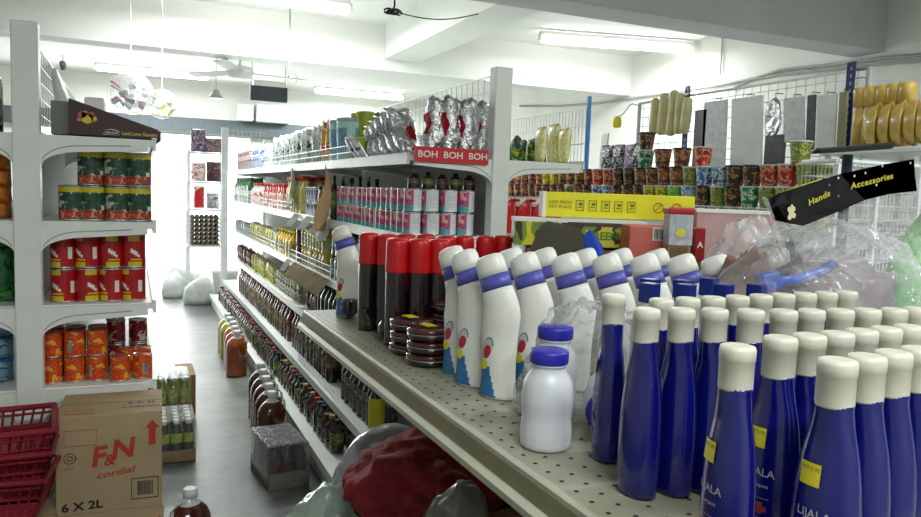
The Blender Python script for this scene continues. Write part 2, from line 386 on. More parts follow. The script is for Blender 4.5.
# cordial jug (ribbed 2 l bottle with handle)
def jug(body,key,lab):
    r=.075
    bm=B(); pr=[(r*.85,0),(r,.006)]
    for i in range(14): pr.append((r*(1-.03*(i%2)),.012+.2*i/13))
    pr+=[(r*.95,.225),(r*.8,.25),(r*.5,.272),(r*.28,.285),(r*.26,.3)]
    lathe(bm,pr,22,lambda u,z:2 if z>.268 else (1 if .05<z<.12 and .58<u<.92 else 0),sy=.8)
    a=new_mesh('bottle_body',bm,[body,lab,M_petneck])
    bm=B(); lathe(bm,[(.024,.296),(.024,.322),(.02,.325)],14); c=new_mesh('cap',bm,M_fix)
    bm=B(); tube(bm,[(-.02,0,.29),(-.052,0,.286),(-.072,0,.262),(-.077,0,.232),(-.07,0,.21)],.0065,7); h_=new_mesh('handle',bm,M_petneck)
    product(key,'cordial_jug','bottle',[('bottle_body',a,None),('cap',c,None),('handle',h_,None)])
jug(M_amber,'jug_dark',mat('lab_gold',(170,130,56),.4,noise_amt=.2,nscale=50)); jug(M_amber2,'jug_orange',mat('lab_rust',(190,84,30),.4,noise_amt=.2,nscale=50)); jug(mat('liquid_green',(150,150,30),.12,coat=.8),'jug_green',mat('lab_lime',(190,200,60),.4))
# insecticide spray with red cap
M_spray=print_mat('spray_print',[(26,14,16),(22,14,18),(30,16,18),(28,16,18),(120,30,36)],26,.25,coat=.5,stretch=(1,1,.35))
bm=B(); lathe(bm,[(.024,0),(.027,.002),(.027,.006),(.0262,.008)]+[(.0262,z) for z in zs(.01,.17,8)]+[(.025,.178),(.0235,.182)],24); sb=new_mesh('can_body',bm,M_spray)
bm=B(); lathe(bm,[(.0272,.175),(.0275,.178),(.0268,.235),(.0262,.247),(.0235,.254),(.012,.257),(.0,.2575)],24); sc_=new_mesh('cap',bm,M_red)
product('spray_can','spray_can','spray can',[('can_body',sb,None),('cap',sc_,None)])
# toilet cleaner bottle with bent neck
def cleaner():
    S=[(0,0,0,.034,.02),(0,0,.004,.0375,.0235)]
    for i in range(1,31):
        z=.004+.118*i/30; w=.0375-.004*math.sin(PI*min(1,i/30)); S.append((.0,0,z,w,.0235-.001*math.sin(PI*i/12)))
    for z,c,w,d,t in ((.135,.002,.0365,.0235,0),(.15,.003,.0375,.0235,-.03),(.163,.002,.0365,.023,-.10),(.176,-.001,.0345,.0222,-.20),(.188,-.005,.0325,.0215,-.30),(.197,-.009,.031,.021,-.36)):
        S.append((c,0,z,w,d,t))
    def pt(u,z):
        # front face is -y : u in .5..1
        x=math.cos(2*PI*u)
        if .5<u<1 and .004<z<.058 and x<.30-(z/.058)*.45: return 1
        return 0
    bm=B(); loft(bm,S,64,pt); a=new_mesh('bottle_body',bm,[M_white,mat('label_cleaner_blue',(36,112,170),.35,noise_amt=.1,nscale=60)])
    bm=B(); loft(bm,[(-.0095,0,.1985,.0312,.0215,-.36),(-.0135,0,.208,.0308,.0213,-.36),(-.0182,0,.2200,.0302,.021,-.37)],28); b=new_mesh('neck_band',bm,mat('band_violet',(88,92,178),.4))
    bm=B(); loft(bm,[(-.0185,0,.2204,.0306,.0215,-.38),(-.0235,0,.2330,.0302,.0213,-.38),(-.0285,0,.2460,.0292,.0205,-.38),(-.0310,0,.2535,.0255,.0182,-.38),(-.032,0,.2565,.018,.013,-.38)],28); c=new_mesh('cap',bm,M_white)
    # label roundel and star, lying on the front face
    def surf(x,z,off=.0008): 
        w=.0355; y=-.0228*math.sqrt(max(0,1-(x/w)**2))-off; return Vector((x,y,z))
    bm=B()
    def disc(cx,cz,rx,rz,mi,off,n=20,rotk=.0):
        rings=[]
        for q in range(0,5):
            f=q/4; rings.append([bm.verts.new(surf(cx+rx*f*math.cos(2*PI*k/n)+rz*f*math.sin(2*PI*k/n)*rotk,cz+rz*f*math.sin(2*PI*k/n),off)) for k in range(n)] if q else [bm.verts.new(surf(cx,cz,off))])
        for q in range(4):
            for k in range(n):
                vs=[rings[0][0],rings[1][k],rings[1][(k+1)%n]] if q==0 else [rings[q][k],rings[q+1][k],rings[q+1][(k+1)%n],rings[q][(k+1)%n]]
                bm.faces.new(vs).material_index=mi
    disc(-.011,.091,.0125,.022,0,.0008,rotk=.25); disc(-.011,.091,.0108,.0195,1,.0014,rotk=.25); disc(-.011,.086,.009,.0125,2,.0020,rotk=.2)
    disc(-.018,.062,.010,.0095,3,.0022,n=10)
    bmesh.ops.recalc_face_normals(bm,faces=bm.faces[:])
    d=new_mesh('label',bm,[mat('ring_teal',(60,120,130),.4),mat('disc_pale',(200,206,206),.4),mat('disc_red',(186,30,56),.4),M_yellow])
    product('cleaner','toilet_cleaner_bottle','bottle',[('bottle_body',a,None),('neck_band',b,None),('cap',c,None),('label',d,0)])
cleaner()
# shampoo bottle : broad faces look along x
def shampoo(key='shampoo',sticker=True):
    prof=[(.80,.0),(.92,.003),(.97,.02),(1,.05),(1,.08),(.975,.104),(.915,.126),(.825,.146),(.72,.162),(.62,.175),(.55,.188),(.54,.196)]
    # smooth subdivision of profile
    secs=[]
    for i in range(len(prof)-1):
        (a,z0),(b,z1)=prof[i],prof[i+1]
        for k in range(3): secs.append((a+(b-a)*k/3,z0+(z1-z0)*k/3))
    secs.append(prof[-1])
    rx,ry=.0215,.031
    def rr(a): return (rx*a if a>.7 else rx*a+ (0.7-a)*.008),ry*a
    bm=B(); loft(bm,[(0,0,z,max(rr(a)[0],.0152 if z>.15 else 0),rr(a)[1]) for a,z in secs],28); body=new_mesh('bottle_body',bm,M_navy)
    bm=B(); loft(bm,[(0,0,.193,.0155,.0160),(0,0,.195,.0160,.0164),(0,0,.221,.0163,.0163),(0,0,.2215,.0168,.0168),(0,0,.231,.0169,.0169),(0,0,.2345,.0158,.0158),(0,0,.2355,.0125,.0125)],24); cap=new_mesh('cap',bm,M_cream)
    def wrap(zc):
        def fn(x,y,z):
            zz=zc+y
            a=1.0
            for i in range(len(prof)-1):
                if prof[i][1]<=zz<=prof[i+1][1]:
                    t=(zz-prof[i][1])/(prof[i+1][1]-prof[i][1]); a=prof[i][0]+(prof[i+1][0]-prof[i][0])*t
            X=max(rx*a,.0152 if zz>.15 else 0); Y=ry*a
            yy=max(-.97,min(.97,x/Y))
            return Vector((-X*math.sqrt(1-yy*yy)-.0009-z,-x,zz))
        return fn
    t1=text_mesh('lettering','LIJALA',.0112,mat('print_pale',(176,176,196),.5),offset=.01,fn=wrap(.098))
    t2=text_mesh('lettering','Shampoo',.0058,MATS['print_pale'],fn=wrap(.085))
    bm=B()
    def patch(x0,x1,z0,z1,mi,nx=8,nz=4,off=0):
        f=wrap(0); V=[[bm.verts.new(f(x0+(x1-x0)*i/nx,z0+(z1-z0)*j/nz,off)) for j in range(nz+1)] for i in range(nx+1)]
        for i in range(nx):
            for j in range(nz): bm.faces.new((V[i][j],V[i+1][j],V[i+1][j+1],V[i][j+1])).material_index=mi
    patch(-.006,.006,.056,.068,0); patch(-.010,-.004,.060,.066,0,3,2); patch(.004,.010,.058,.064,0,3,2)
    patch(-.004,.004,.038,.046,1); patch(-.012,.012,.0715,.0722,1,8,1); patch(-.012,.012,.051,.0516,1,8,1)
    bmesh.ops.recalc_face_normals(bm,faces=bm.faces[:])
    emb=new_mesh('emblem',bm,[mat('emblem_red',(150,50,60),.5),mat('emblem_grey',(120,140,180),.5)])
    parts=[('bottle_body',body,None),('cap',cap,None),('lettering',t1,0),('lettering',t2,0),('emblem',emb,0)]
    if sticker:
        bm=B(); patch(-.016,.004,.123,.143,0,8,4,.0008)
        bmesh.ops.recalc_face_normals(bm,faces=bm.faces[:]); st=new_mesh('price_sticker',bm,M_yellow)
        tt=text_mesh('print','RM 5.90',.0052,mat('sticker_ink',(120,110,20),.6),fn=lambda x,y,z:wrap(.138)(x-.0055,y,z+.0012))
        parts+=[('price_sticker',st,0)]
        product(key,'shampoo_bottle','bottle',parts)
        PROD[key][2].append(('lettering',tt,len(parts)-1))
    else: product(key,'shampoo_bottle','bottle',parts)
shampoo('shampoo',True); shampoo('shampoo_plain',False)
PROD['shampoo_blank']=(PROD['shampoo_plain'][0],'bottle',PROD['shampoo_plain'][2][:2])
# powder bottle
bm=B(); lathe(bm,[(.034,0),(.0385,.004)]+[(.0385+.001*math.sin(i),.01+.085*i/10) for i in range(11)]+[(.037,.103),(.0325,.113),(.0275,.120),(.0262,.126),(.0262,.130),(.028,.131),(.028,.133),(.026,.134)],32)
pb=new_mesh('bottle_body',bm,mat('powder_white',(214,218,224),.35,noise_amt=.02))
bm=B(); 
pts=[(.0292,.1345),(.0298,.136),(.0298,.150),(.0288,.1535),(.026,.1545),(.0,.155)]
lathe(bm,pts,36); pc=new_mesh('cap',bm,M_bluecap)
product('powder','powder_bottle','bottle',[('bottle_body',pb,None),('cap',pc,None)])
# round shoe-polish style tin tub
bm=B(); lathe(bm,[(.036,0),(.0425,.003),(.044,.008),(.044,.014),(.0415,.016),(.0415,.018)],30); tb=new_mesh('tub_body',bm,mat('tub_black',(26,16,18),.2,coat=.6))
bm=B(); lathe(bm,[(.0435,.0175),(.045,.019),(.045,.026),(.043,.0295),(.034,.031),(0,.0315)],30); tl=new_mesh('lid',bm,mat('tub_maroon',(70,26,28),.15,coat=.8,noise_amt=.2,nscale=40))
bm=B(); box(bm,-.004,-.014,.0312,.03,.008,.0322); ts=new_mesh('price_sticker',bm,M_yellow)
bm=B(); lathe(bm,[(.0447,.0145),(.0452,.0155),(.0447,.0175)],30); tr=new_mesh('rim',bm,mat('rim_grey',(150,150,146),.3,.5))
product('polish_tub','polish_tub','tub',[('tub_body',tb,None),('rim',tr,None),('lid',tl,None)])
product('polish_tub_sticker','polish_tub','tub',[('tub_body',tb,None),('rim',tr,None),('lid',tl,None),('price_sticker',ts,2)])
# noodle cups
CUPS=[]
def cup(key,cols,lid,name='noodle_cup'):
    m=print_mat('cup_'+key,cols,34,.45); r=.043;h=.088
    bm=B(); lathe(bm,[(.031,0),(.033,.002)]+[(.033+.0095*i/8,.004+.079*i/8) for i in range(9)],20); a=new_mesh('cup_body',bm,m)
    bm=B(); lathe(bm,[(.0435,.081),(.0455,.083),(.0455,.087),(.042,.089)],20); b=new_mesh('lid',bm,lid)
    product('cup_'+key,name,'cup',[('cup_body',a,None),('lid',b,None)]); CUPS.append('cup_'+key)
M_lidw=mat('lid_white',(206,208,204),.4); M_lidd=mat('lid_dark',(44,42,48),.4)
cup('dark',[(50,40,44),(34,30,36),(170,130,60),(90,60,50)],M_lidd); cup('brown',[(90,50,40),(130,70,50),(200,150,90),(60,36,36)],M_lidd)
cup('red',[(176,36,34),(196,60,44),(220,170,130),(120,26,30)],M_lidw); cup('yellow',[(216,206,36),(226,216,60),(90,100,30),(226,200,40)],M_lidw)
cup('lime',[(110,190,50),(126,200,60),(96,176,50),(200,220,120)],M_lidw); cup('green',[(30,120,80),(40,140,90),(210,220,190),(24,96,66)],M_lidw)
cup('blue',[(60,110,170),(150,190,210),(210,220,226),(50,80,130)],M_lidw); cup('olive',[(130,150,60),(90,120,50),(190,180,90),(70,90,40)],M_lidw)

# ------------------------------------------------------------------ THE SETTING
XW=4.6; ZB=2.385; ZC=2.77; YB2=6.29; YB1=3.5; YF=11.2; XL=-2.6; YN=-2.2
M_floor=bpy.data.materials.new('concrete_floor'); M_floor.use_nodes=True
def floor_nodes():
    nt=M_floor.node_tree; N=nt.nodes; L=nt.links; b=N['Principled BSDF']
    tc=N.new('ShaderNodeTexCoord')
    a=N.new('ShaderNodeTexNoise'); a.inputs['Scale'].default_value=1.1; a.inputs['Detail'].default_value=6; a.inputs['Roughness'].default_value=.62
    c=N.new('ShaderNodeTexNoise'); c.inputs['Scale'].default_value=9; c.inputs['Detail'].default_value=6
    L.new(tc.outputs['Object'],a.inputs[0]); L.new(tc.outputs['Object'],c.inputs[0])
    r=N.new('ShaderNodeValToRGB'); e=r.color_ramp.elements
    e[0].position=.38; e[0].color=(.065,.075,.07,1); e[1].position=.62; e[1].color=(.21,.225,.212,1)
    L.new(a.outputs['Fac'],r.inputs[0])
    r2=N.new('ShaderNodeValToRGB'); e=r2.color_ramp.elements; e[0].position=.3; e[0].color=(.72,.72,.72,1); e[1].position=.7; e[1].color=(1.1,1.1,1.1,1)
    L.new(c.outputs['Fac'],r2.inputs[0])
    m=N.new('ShaderNodeMix'); m.data_type='RGBA'; m.blend_type='MULTIPLY'; m.inputs[0].default_value=1
    L.new(r.outputs[0],m.inputs[6]); L.new(r2.outputs[0],m.inputs[7]); L.new(m.outputs[2],b.inputs['Base Color'])
    mp=N.new('ShaderNodeMapRange'); mp.inputs['To Min'].default_value=.22; mp.inputs['To Max'].default_value=.5; L.new(a.outputs['Fac'],mp.inputs[0]); L.new(mp.outputs[0],b.inputs['Roughness'])
    bp=N.new('ShaderNodeBump'); bp.inputs['Strength'].default_value=.15; L.new(c.outputs['Fac'],bp.inputs['Height']); L.new(bp.outputs[0],b.inputs['Normal'])
floor_nodes()
bm=B(); box(bm,XL-.2,YN-.2,-.1,XW+.2,YF+.3,0); struct('floor',bm,M_floor)
bm=B(); box(bm,XL-4,YF+.3,-.12,XW+4,YF+14,-.02); struct('trim_5',bm,mat('outside_paving',(225,225,220),.8))
bm=B(); box(bm,XL-.2,YN-.2,ZC,XW+.2,YF+.3,ZC+.1); struct('ceiling',bm,M_ceil)
bm=B(); box(bm,XW,YN-.2,0,XW+.15,YF+.3,ZC); struct('wall_right',bm,M_wall)
bm=B(); box(bm,XL-.15,YN-.2,0,XL,YF+.3,ZC); struct('wall_left',bm,M_wall)
bm=B(); box(bm,XL,YN-.15,0,XW,YN,ZC); struct('wall_near',bm,M_wall)
# far wall with the open shop front
DX0,DX1,DZ=-1.2,1.55,2.02
bm=B(); box(bm,XL,YF,0,DX0,YF+.15,ZC); box(bm,DX1,YF,0,XW,YF+.15,ZC); box(bm,DX0,YF,DZ,DX1,YF+.15,ZC); struct('wall_far',bm,M_wall)
hz0=on_y(210,134,YF-.12).z; hz1=on_y(210,119,YF-.12).z
bm=B(); box(bm,XL,YF-.12,hz0,XW,YF,hz1); struct('trim_1',bm,M_header)
# cross beams and the short lengthwise beam
bm=B(); box(bm,XL,YB2,ZB,XW,YB2+.25,ZC); struct('trim_2',bm,M_ceil)
bm=B(); box(bm,XL,YB1,ZB,XW,YB1+.25,ZC); struct('trim_3',bm,M_beamgrey)
p=on_y(387,59,YB2); q=p.z
bm=B(); box(bm,p.x-.02,YB1+.25,max(q,ZB+.1),p.x+.3,YB2,ZC); struct('trim_4',bm,M_ceil)
# pipes running along the right wall
def pipe(name,pts,r,label,m=M_wall2,cat='pipe',group=None):
    bm=B(); tube(bm,pts,r,8); o=link(name,new_mesh(name,bm,m)); return tag(o,label,cat,group)
M_pipe=mat('pipe_grey',(168,168,164),.6)
A=[on_x(x,y,XW-.02) for x,y in ((921,55),(885,58),(820,66),(780,70),(755,78),(715,86),(640,97),(600,103),(560,106),(520,106))]
A=[on_x(990,46,XW-.02)]+A
pipe('wall_pipe',A,.012,'upper thin grey pipe running along the pale right wall',M_pipe)
A2=[p+Vector((0,0,-.035)) for p in A[:5]]+[on_x(750,80,XW-.02),on_x(731,90,XW-.02)]
pipe('wall_pipe',A2,.009,'lower thin grey pipe beside the upper one, ending short on the right wall',M_pipe)
g=on_x(722,45,XW-.015); pipe('wall_conduit',[(g.x,g.y,ZC),(g.x,g.y,g.z-.25)],.007,'thin vertical conduit on the right wall above the grid panel',M_wall2)

# fluorescent fittings
def fitting(cx,cy,cz,L_,label,along='x',power=40,rz=0,batten=True):
    t=empty('fluorescent_light',label,'light',(cx,cy,cz),rz if along=='x' else PI/2+rz,'fluorescent tubes on the ceiling')
    bm=B(); box(bm,-L_/2,-.03,.02,L_/2,.03,.06); bevel_all(bm,.004,1); link('housing',new_mesh('housing',bm,M_fix),t)
    for s in (-1,1):
        bm=B(); box(bm,s*L_/2-.011,-.022,-.02,s*L_/2+.011,.022,.045); link('end_cap',new_mesh('end_cap',bm,M_fix),t)
    bm=B(); 
    T=Matrix.Rotation(PI/2,4,'Y'); lathe(bm,[(.03,-L_/2+.012),(.042,-L_/2+.03),(.042,L_/2-.03),(.03,L_/2-.012)],18,T=T); link('tube',new_mesh('tube',bm,M_tube,True),t)  # glowing tube made thicker than a real one, glare put into its shape
    if cz+.06<ZC-.005:
        for s in (-.35,.35):
            bm=B(); tube(bm,[(s*L_,0,.055),(s*L_,0,ZC-cz)],.006,6); link('hanger',new_mesh('hanger',bm,M_fix),t)
    ld=bpy.data.lights.new('tube_light','AREA'); ld.shape='RECTANGLE'; ld.size=L_; ld.size_y=.06; ld.energy=power; ld.color=(.96,1,.98)
    lo=bpy.data.objects.new('tube_light',ld); COL.objects.link(lo); lo.parent=t; lo.location=(0,0,-.05)
    return t
z=2.69
a=on_z(540,38,z); b=on_z(690,49,z); c=(a+b)/2
fitting(c.x,c.y,z,(b-a).length,'bright fluorescent tube beside the grey beam at upper right',power=34,rz=math.atan2(b.y-a.y,b.x-a.x))
a=on_z(104,66,z); b=on_z(200,78,z); c=(a+b)/2; fitting(c.x,min(c.y,10.3),z,1.3,'glaring fluorescent tube above the hanging transparent balls',power=75)
a=on_z(305,91,z); c=on_z(360,94,z); fitting(c.x,c.y,z,1.3,'glaring fluorescent tube above the lime tins on the top shelf',power=75)
c=on_z(262,-2,z); fitting(c.x,c.y,z,1.3,'fluorescent tube cut by the top edge of the photo',power=60)
fitting(.4,-.6,z,1.3,'fluorescent tube behind the camera, over the near aisle',power=42)
fitting(2.6,.6,z,1.3,'fluorescent tube over the plastic bags at the right',power=26)

# ------------------------------------------------------------------ GONDOLAS
def bracket_poly(x0,x1,zt,drop,th=.035,n=10):
    """x0 at the post, x1 outer end; arch cut away under it"""
    s=1 if x1>x0 else -1; L_=abs(x1-x0); P=[(x0,zt),(x1,zt),(x1,zt-th)]
    a=.42*L_
    P.append((x0+s*a,zt-th-.012))
    for k in range(1,n+1):
        t=PI/2*k/n; P.append((x0+s*a*(1-math.sin(t)),zt-th-.012-(drop-th-.012)*(1-math.cos(t))))
    return P
def gondola(label,xc,y0,y1,zs_l,zs_r,edge_l,edge_r,hp=.038,top=1.86,sec=.95):
    g=empty('shelving_unit',label,'shelving',(xc,y0,0))
    def LK(nm,bm,m=M_shelf,par=None): return link(nm,new_mesh(nm,bm,m),par or g)
    for yy in (0,y1-y0):
        bm=B(); box(bm,-hp,-.03+yy,0,hp,.03+yy,top); bevel_all(bm,.003,1); LK('end_post',bm)
    bm=B(); box(bm,-.012,.03,.1,.012,y1-y0-.03,zs_l[0]+.02)
    k=.25
    while k<1.4: box(bm,-.014,.03,k,.014,y1-y0-.03,k+.004); k+=.12
    LK('back_panel',bm,M_wall2)
    bm=B(); n=int((y1-y0)/.06)
    for i in range(n): tube(bm,[(0,.04+i*.06,zs_l[0]+.02),(0,.04+i*.06,top-.02)],.0016,4)
    for k in range(6): 
        zz=zs_l[0]+.03+k*(top-.05-zs_l[0])/5; tube(bm,[(0,.03,zz),(0,y1-y0-.03,zz)],.0035 if k==5 else .0018,5)
    LK('wire_divider',bm,M_wire)
    for zz,ed in [(a,-b) for a,b in zip(zs_l,edge_l)]+[(a,b) for a,b in zip(zs_r,edge_r)]:
        s=1 if ed>0 else -1; x0=s*.02; x1=ed
        bm=B(); box(bm,min(x0,x1),.0,zz-.022,max(x0,x1),y1-y0,zz); sh=LK('shelf',bm)
        bm=B(); a,b=sorted((x1-s*.004,x1+s*.008)); box(bm,a,-.002,zz-.036,b,y1-y0,zz+.006)
        box(bm,a-.002,-.003,zz+.004,b+.002,y1-y0,zz+.008); LK('price_rail',bm,M_shelf,sh)
        if zz>.2:
            nb=int((y1-y0)/sec)+1
            for i in range(nb):
                yy=i*sec
                bm=B(); prism(bm,bracket_poly(s*hp,x1-s*.02,zz-.004,.1),yy-.022,yy-.002 if i else yy+.002); LK('bracket',bm,M_shelf,sh)
                bm=B(); 
                # embossed line following the arch
                P=bracket_poly(s*hp,x1-s*.06,zz-.016,.085,.004)[3:]
                pts=[(px_,yy-.0225,pz_-.0) for px_,pz_ in P if abs(px_)>hp+.004]
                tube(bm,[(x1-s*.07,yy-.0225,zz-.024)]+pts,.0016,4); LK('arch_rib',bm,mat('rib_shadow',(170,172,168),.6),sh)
        else:
            bm=B(); a,b=sorted((x1-s*.03,x1-s*.015)); box(bm,a,0,0,b,y1-y0,zz-.02); LK('kick_plate',bm,M_shelf,sh)
    return g
LC=-.313; LY=2.75
gondola('white shelving unit at left seen from its end post, holding cans',LC,LY,5.6,[1.49,1.21,.933,.654,.37,.12],[1.49,1.21,.933,.654,.37,.12],[.38]*5+[.4],[.375,.375,.375,.375,.36,.4],top=1.837)
RC=1.372; RY=2.75; RE=8.6
gondola('long white shelving unit in the centre running back along the aisle',RC,RY,RE,[1.49,1.17,.85,.56,.28,.12],[1.49,1.17,.85,.5,.15],[.39,.39,.39,.39,.46,.6],[.405,.405,.405,.405,.45])
# wire guards on shelf edges
def guard(label,x,y0,y1,z0,h,step=.035,rows=2,name='wire_guard',m=M_wire):
    t=empty(name,label,'wire guard',(x,y0,z0)); n=int((y1-y0)/step)
    bm=B()
    for i in range(n+1): tube(bm,[(0,i*step,0),(0,i*step,h)],.0014,4)
    link('upright_wires',new_mesh('upright_wires',bm,m),t)
    bm=B()
    for k in range(rows+1): tube(bm,[(0,0,.004+(h-.006)*k/rows),(0,y1-y0,.004+(h-.006)*k/rows)],.0024,5)
    link('rails',new_mesh('rails',bm,m),t); return t
guard('low white wire guard on the top shelf edge beside the bags',RC-.385,3.6,8.5,1.492,.075)
guard('low white wire guard on the second shelf edge by the red jars',RC-.385,5.1,8.5,1.172,.07)
guard('low white wire guard on the third shelf edge by the yellow packs',RC-.385,4.0,8.5,.852,.07)
guard('low white wire guard on the fifth shelf in front of pale bottles',RC-.452,3.6,4.5,.287,.05)
guard('tall white wire guard at the right edge of the top shelf, holding hanging snacks',RC+.41,2.74,7.0,1.498,.235,.028,3)
# blue strip and white board at its near end
bm=B(); box(bm,-.008,-.004,0,.008,.004,.31); 
for i in range(10): box(bm,-.0035,-.0055,.02+i*.03,.0035,-.0035,.03+i*.03)
q=on_y(586,160,2.74); o=link('hang_strip',new_mesh('hang_strip',bm,M_bluestrip),None,(q.x,2.735,1.47)); tag(o,'bright blue hanging strip at the end of the wire guard','strip')
bm=B(); box(bm,-.02,-.006,0,.02,.006,.26); bevel_all(bm,.002,1)
q=on_y(600,150,2.95); o=link('display_board',new_mesh('display_board',bm,M_white),None,(q.x,2.95,1.42),(0,R(5),0)); tag(o,'narrow white board leaning beside the blue strip','board')
# far end frame of the centre unit
t=empty('end_frame','white upright frame with wire top at the far end of the centre shelving','frame',(.93,8.72,0))
bm=B(); box(bm,-.035,-.02,0,.035,.02,1.98); link('upright',new_mesh('upright',bm,M_wire),t)
bm=B()
for i in range(9): tube(bm,[(.04+i*.05,0,1.5),(.04+i*.05,0,1.96)],.002,4)
for k in range(6): tube(bm,[(.03,0,1.5+k*.09),(.46,0,1.5+k*.09)],.002,4)
link('wire_panel',new_mesh('wire_panel',bm,M_wire),t)
# ------------------------------------------------------------------ LEFT UNIT GOODS
# L2: green cans, two rows high
def xpix(x,y,Y): return on_y(x,y,Y).x
Y0=2.83
names=['at the white post','second from the white post','second from the shelf end','at the open shelf end']
for lv in (0,1):
    xs=[72,92,118,141] if lv==0 else [91,117,139]
    for r in range(3):
        for i,x in enumerate(xs):
            X=min(xpix(x,200,2.83),.015)
            if r: lab,grp='green tinned can with yellow rim in the rows behind the front ones','rear green cans'
            else:
                lab='green can with yellow rim and tomato print, %s layer, %s'%(('lower','upper')[lv],(names if lv==0 else names[1:])[i]); grp='green cans'
            place('green_can',(X,Y0+r*.088,1.2105+lv*.1185),random.uniform(-.4,.4)+(0 if lv else .2),lab,grp)
# L3 red cans two high, 4 columns
for lv in (0,1):
    for r in range(3):
        for i,x in enumerate([63.5,88,111.5,133.5]):
            X=xpix(x,270,2.83)
            if r: lab,grp='red can in the rows behind the front red cans on the left shelf','rear red cans'
            else: lab='red can with white price panel, %s layer, %s'%(('lower','upper')[lv],names[i]); grp='red cans'
            place('red_can',(X,Y0+r*.083,.9335+lv*.1155),(-.15 if i<2 else .75) if lv else (.05,1.0,-.3,-.2)[i],lab,grp)
for i,(x,y) in enumerate(((-.01,3.2),(-.01,3.29),(-.01,3.38))):
    place('dark_red_can',(x,y,.9335),i,'darker red can at the shelf end behind the red cans, %s back'%ORD[i],'darker red cans')
# L4 slim orange cans
for i,x in enumerate([52,74.5,97]):
    for lv in (0,1):
        for r in (0,1):
            lab=('orange printed slim can in the %s stack from the white post, %s'%(ORD[i],('lower one','upper one')[lv])) if r==0 else 'orange slim can in the row behind the front stacks'
            place('orange_can',(xpix(x,360,2.83),2.83+r*.09,.6545+lv*.0885),random.uniform(0,1.5),lab,'slim orange cans' if r==0 else 'rear slim orange cans')
place('orange_can',(xpix(120,360,2.8),2.80,.6545),.4,'single slim orange can in front between the stacks and the end can','slim orange cans')
place('orange_can',(xpix(142.5,360,2.82),2.82,.6545),2,'slim orange can at the open end of the shelf, lower of two','slim orange cans')
place('orange_can',(xpix(142,360,2.90),2.93,.6545),2,'slim orange can behind the end can on the fourth shelf','slim orange cans')
place('orange_can',(xpix(126,360,2.92),2.92,.6545),1,'slim orange can behind the single front can','slim orange cans')
for i,(x,y,z) in enumerate(((116,3.03,.6545),(138,3.03,.6545),(116,3.03,.743),(138,3.03,.743),(115,3.03,.8315),)):
    place('dark_red_can',(xpix(x,330,y),y,z),i*1.3,'dark red can in the back row above the orange cans, %s'%['bottom left','bottom right','middle left','upper right','top left'][i],'dark red cans at the back')
# top: wedge shaped dark display box
t=empty('display_box','dark brown wedge display box with yellow fruit print on the top left shelf','box',(xpix(69,137,2.80),2.80,1.498))
bx=xpix(161,137,2.80)-xpix(69,137,2.80)
M_brownbox=mat('box_brown',(62,34,34),.5,noise_amt=.1)
bm=B(); prism(bm,[(0,0),(bx,0),(bx,.022),(bx-.012,.032),(0,.118)],0,.22); link('carton',new_mesh('carton',bm,M_brownbox),t)
bm=B(); prism(bm,[(bx-.03,-.03),(bx,-.006),(bx,.02),(bx-.012,0)],-.001,.05); link('flap',new_mesh('flap',bm,M_brownbox),t)
fn=lambda x,y,z:Vector((x,-.0012-z,y))
def flat(cx,cz,off=.0012,mir=1): return lambda x,y,z:Vector((cx+x*mir,-off-z,cz+y))
link('lettering',text_mesh('lettering','Land Lowe Genuine',.016,mat('lettering_yellow',(220,206,70),.5),offset=.012,fn=flat(bx*.76,.012),xs=.86),t)
bm=B()
for (cx,cz,r_,mi) in ((.055,.055,.018,0),(.038,.066,.012,1),(.068,.068,.010,1),(.048,.072,.009,2),(.075,.055,.009,0),(.03,.05,.006,2)):
    vs=[bm.verts.new((cx+r_*math.cos(a*PI/6)*(1+.2*math.sin(3*a)),-.0012,cz+r_*math.sin(a*PI/6))) for a in range(12)]; bm.faces.new(vs).material_index=mi
link('fruit_print',new_mesh('fruit_print',bm,[mat('print_gold',(224,190,50),.5),mat('print_brick',(170,80,60),.5),mat('print_pink',(200,120,110),.5)]),t)
bm=B(); tube(bm,[(bx*.36,-.001,.006),(bx*.37,-.001,.018),(bx*.45,-.001,.024),(bx*.53,-.001,.018),(bx*.54,-.001,.006),(bx*.36,-.001,.006)],.0014,4)
link('logo_frame',new_mesh('logo_frame',bm,M_white),t)
link('lettering',text_mesh('lettering','Lowe Lane',.011,M_white,offset=.01,fn=flat(bx*.45,.013),xs=.8),t)
bm=B(); box(bm,-.03,0,0,.03,.2,.112); bevel_all(bm,.002,1); o=link('tin_box',new_mesh('tin_box',bm,mat('box_greygreen',(120,126,112),.4)),None,(xpix(63,137,2.86)-.005,2.86,1.498)); tag(o,'grey green tin standing left of the wedge display box','tin')
# white rolls and sheets behind the post on top
bm=B(); loft(bm,[(0,0,0,.035,.09),(.0,0,.12,.03,.085),(-.02,0,.2,.02,.07),(-.03,0,.25,.008,.04)],14,T=None); o=link('plastic_sack',new_mesh('plastic_sack',bm,mat('sack_white',(226,228,226),.4,bump=.6,bscale=12)),None,(-.235,3.15,1.498)); tag(o,'white crumpled plastic sack behind the left post','sack')
bm=B(); box(bm,-.035,0,0,.035,.25,.18); bevel_all(bm,.004,1); o=link('carton',new_mesh('carton',bm,M_paper),None,(-.145,3.35,1.498)); tag(o,'small white carton on the top left shelf behind the wedge box','box')
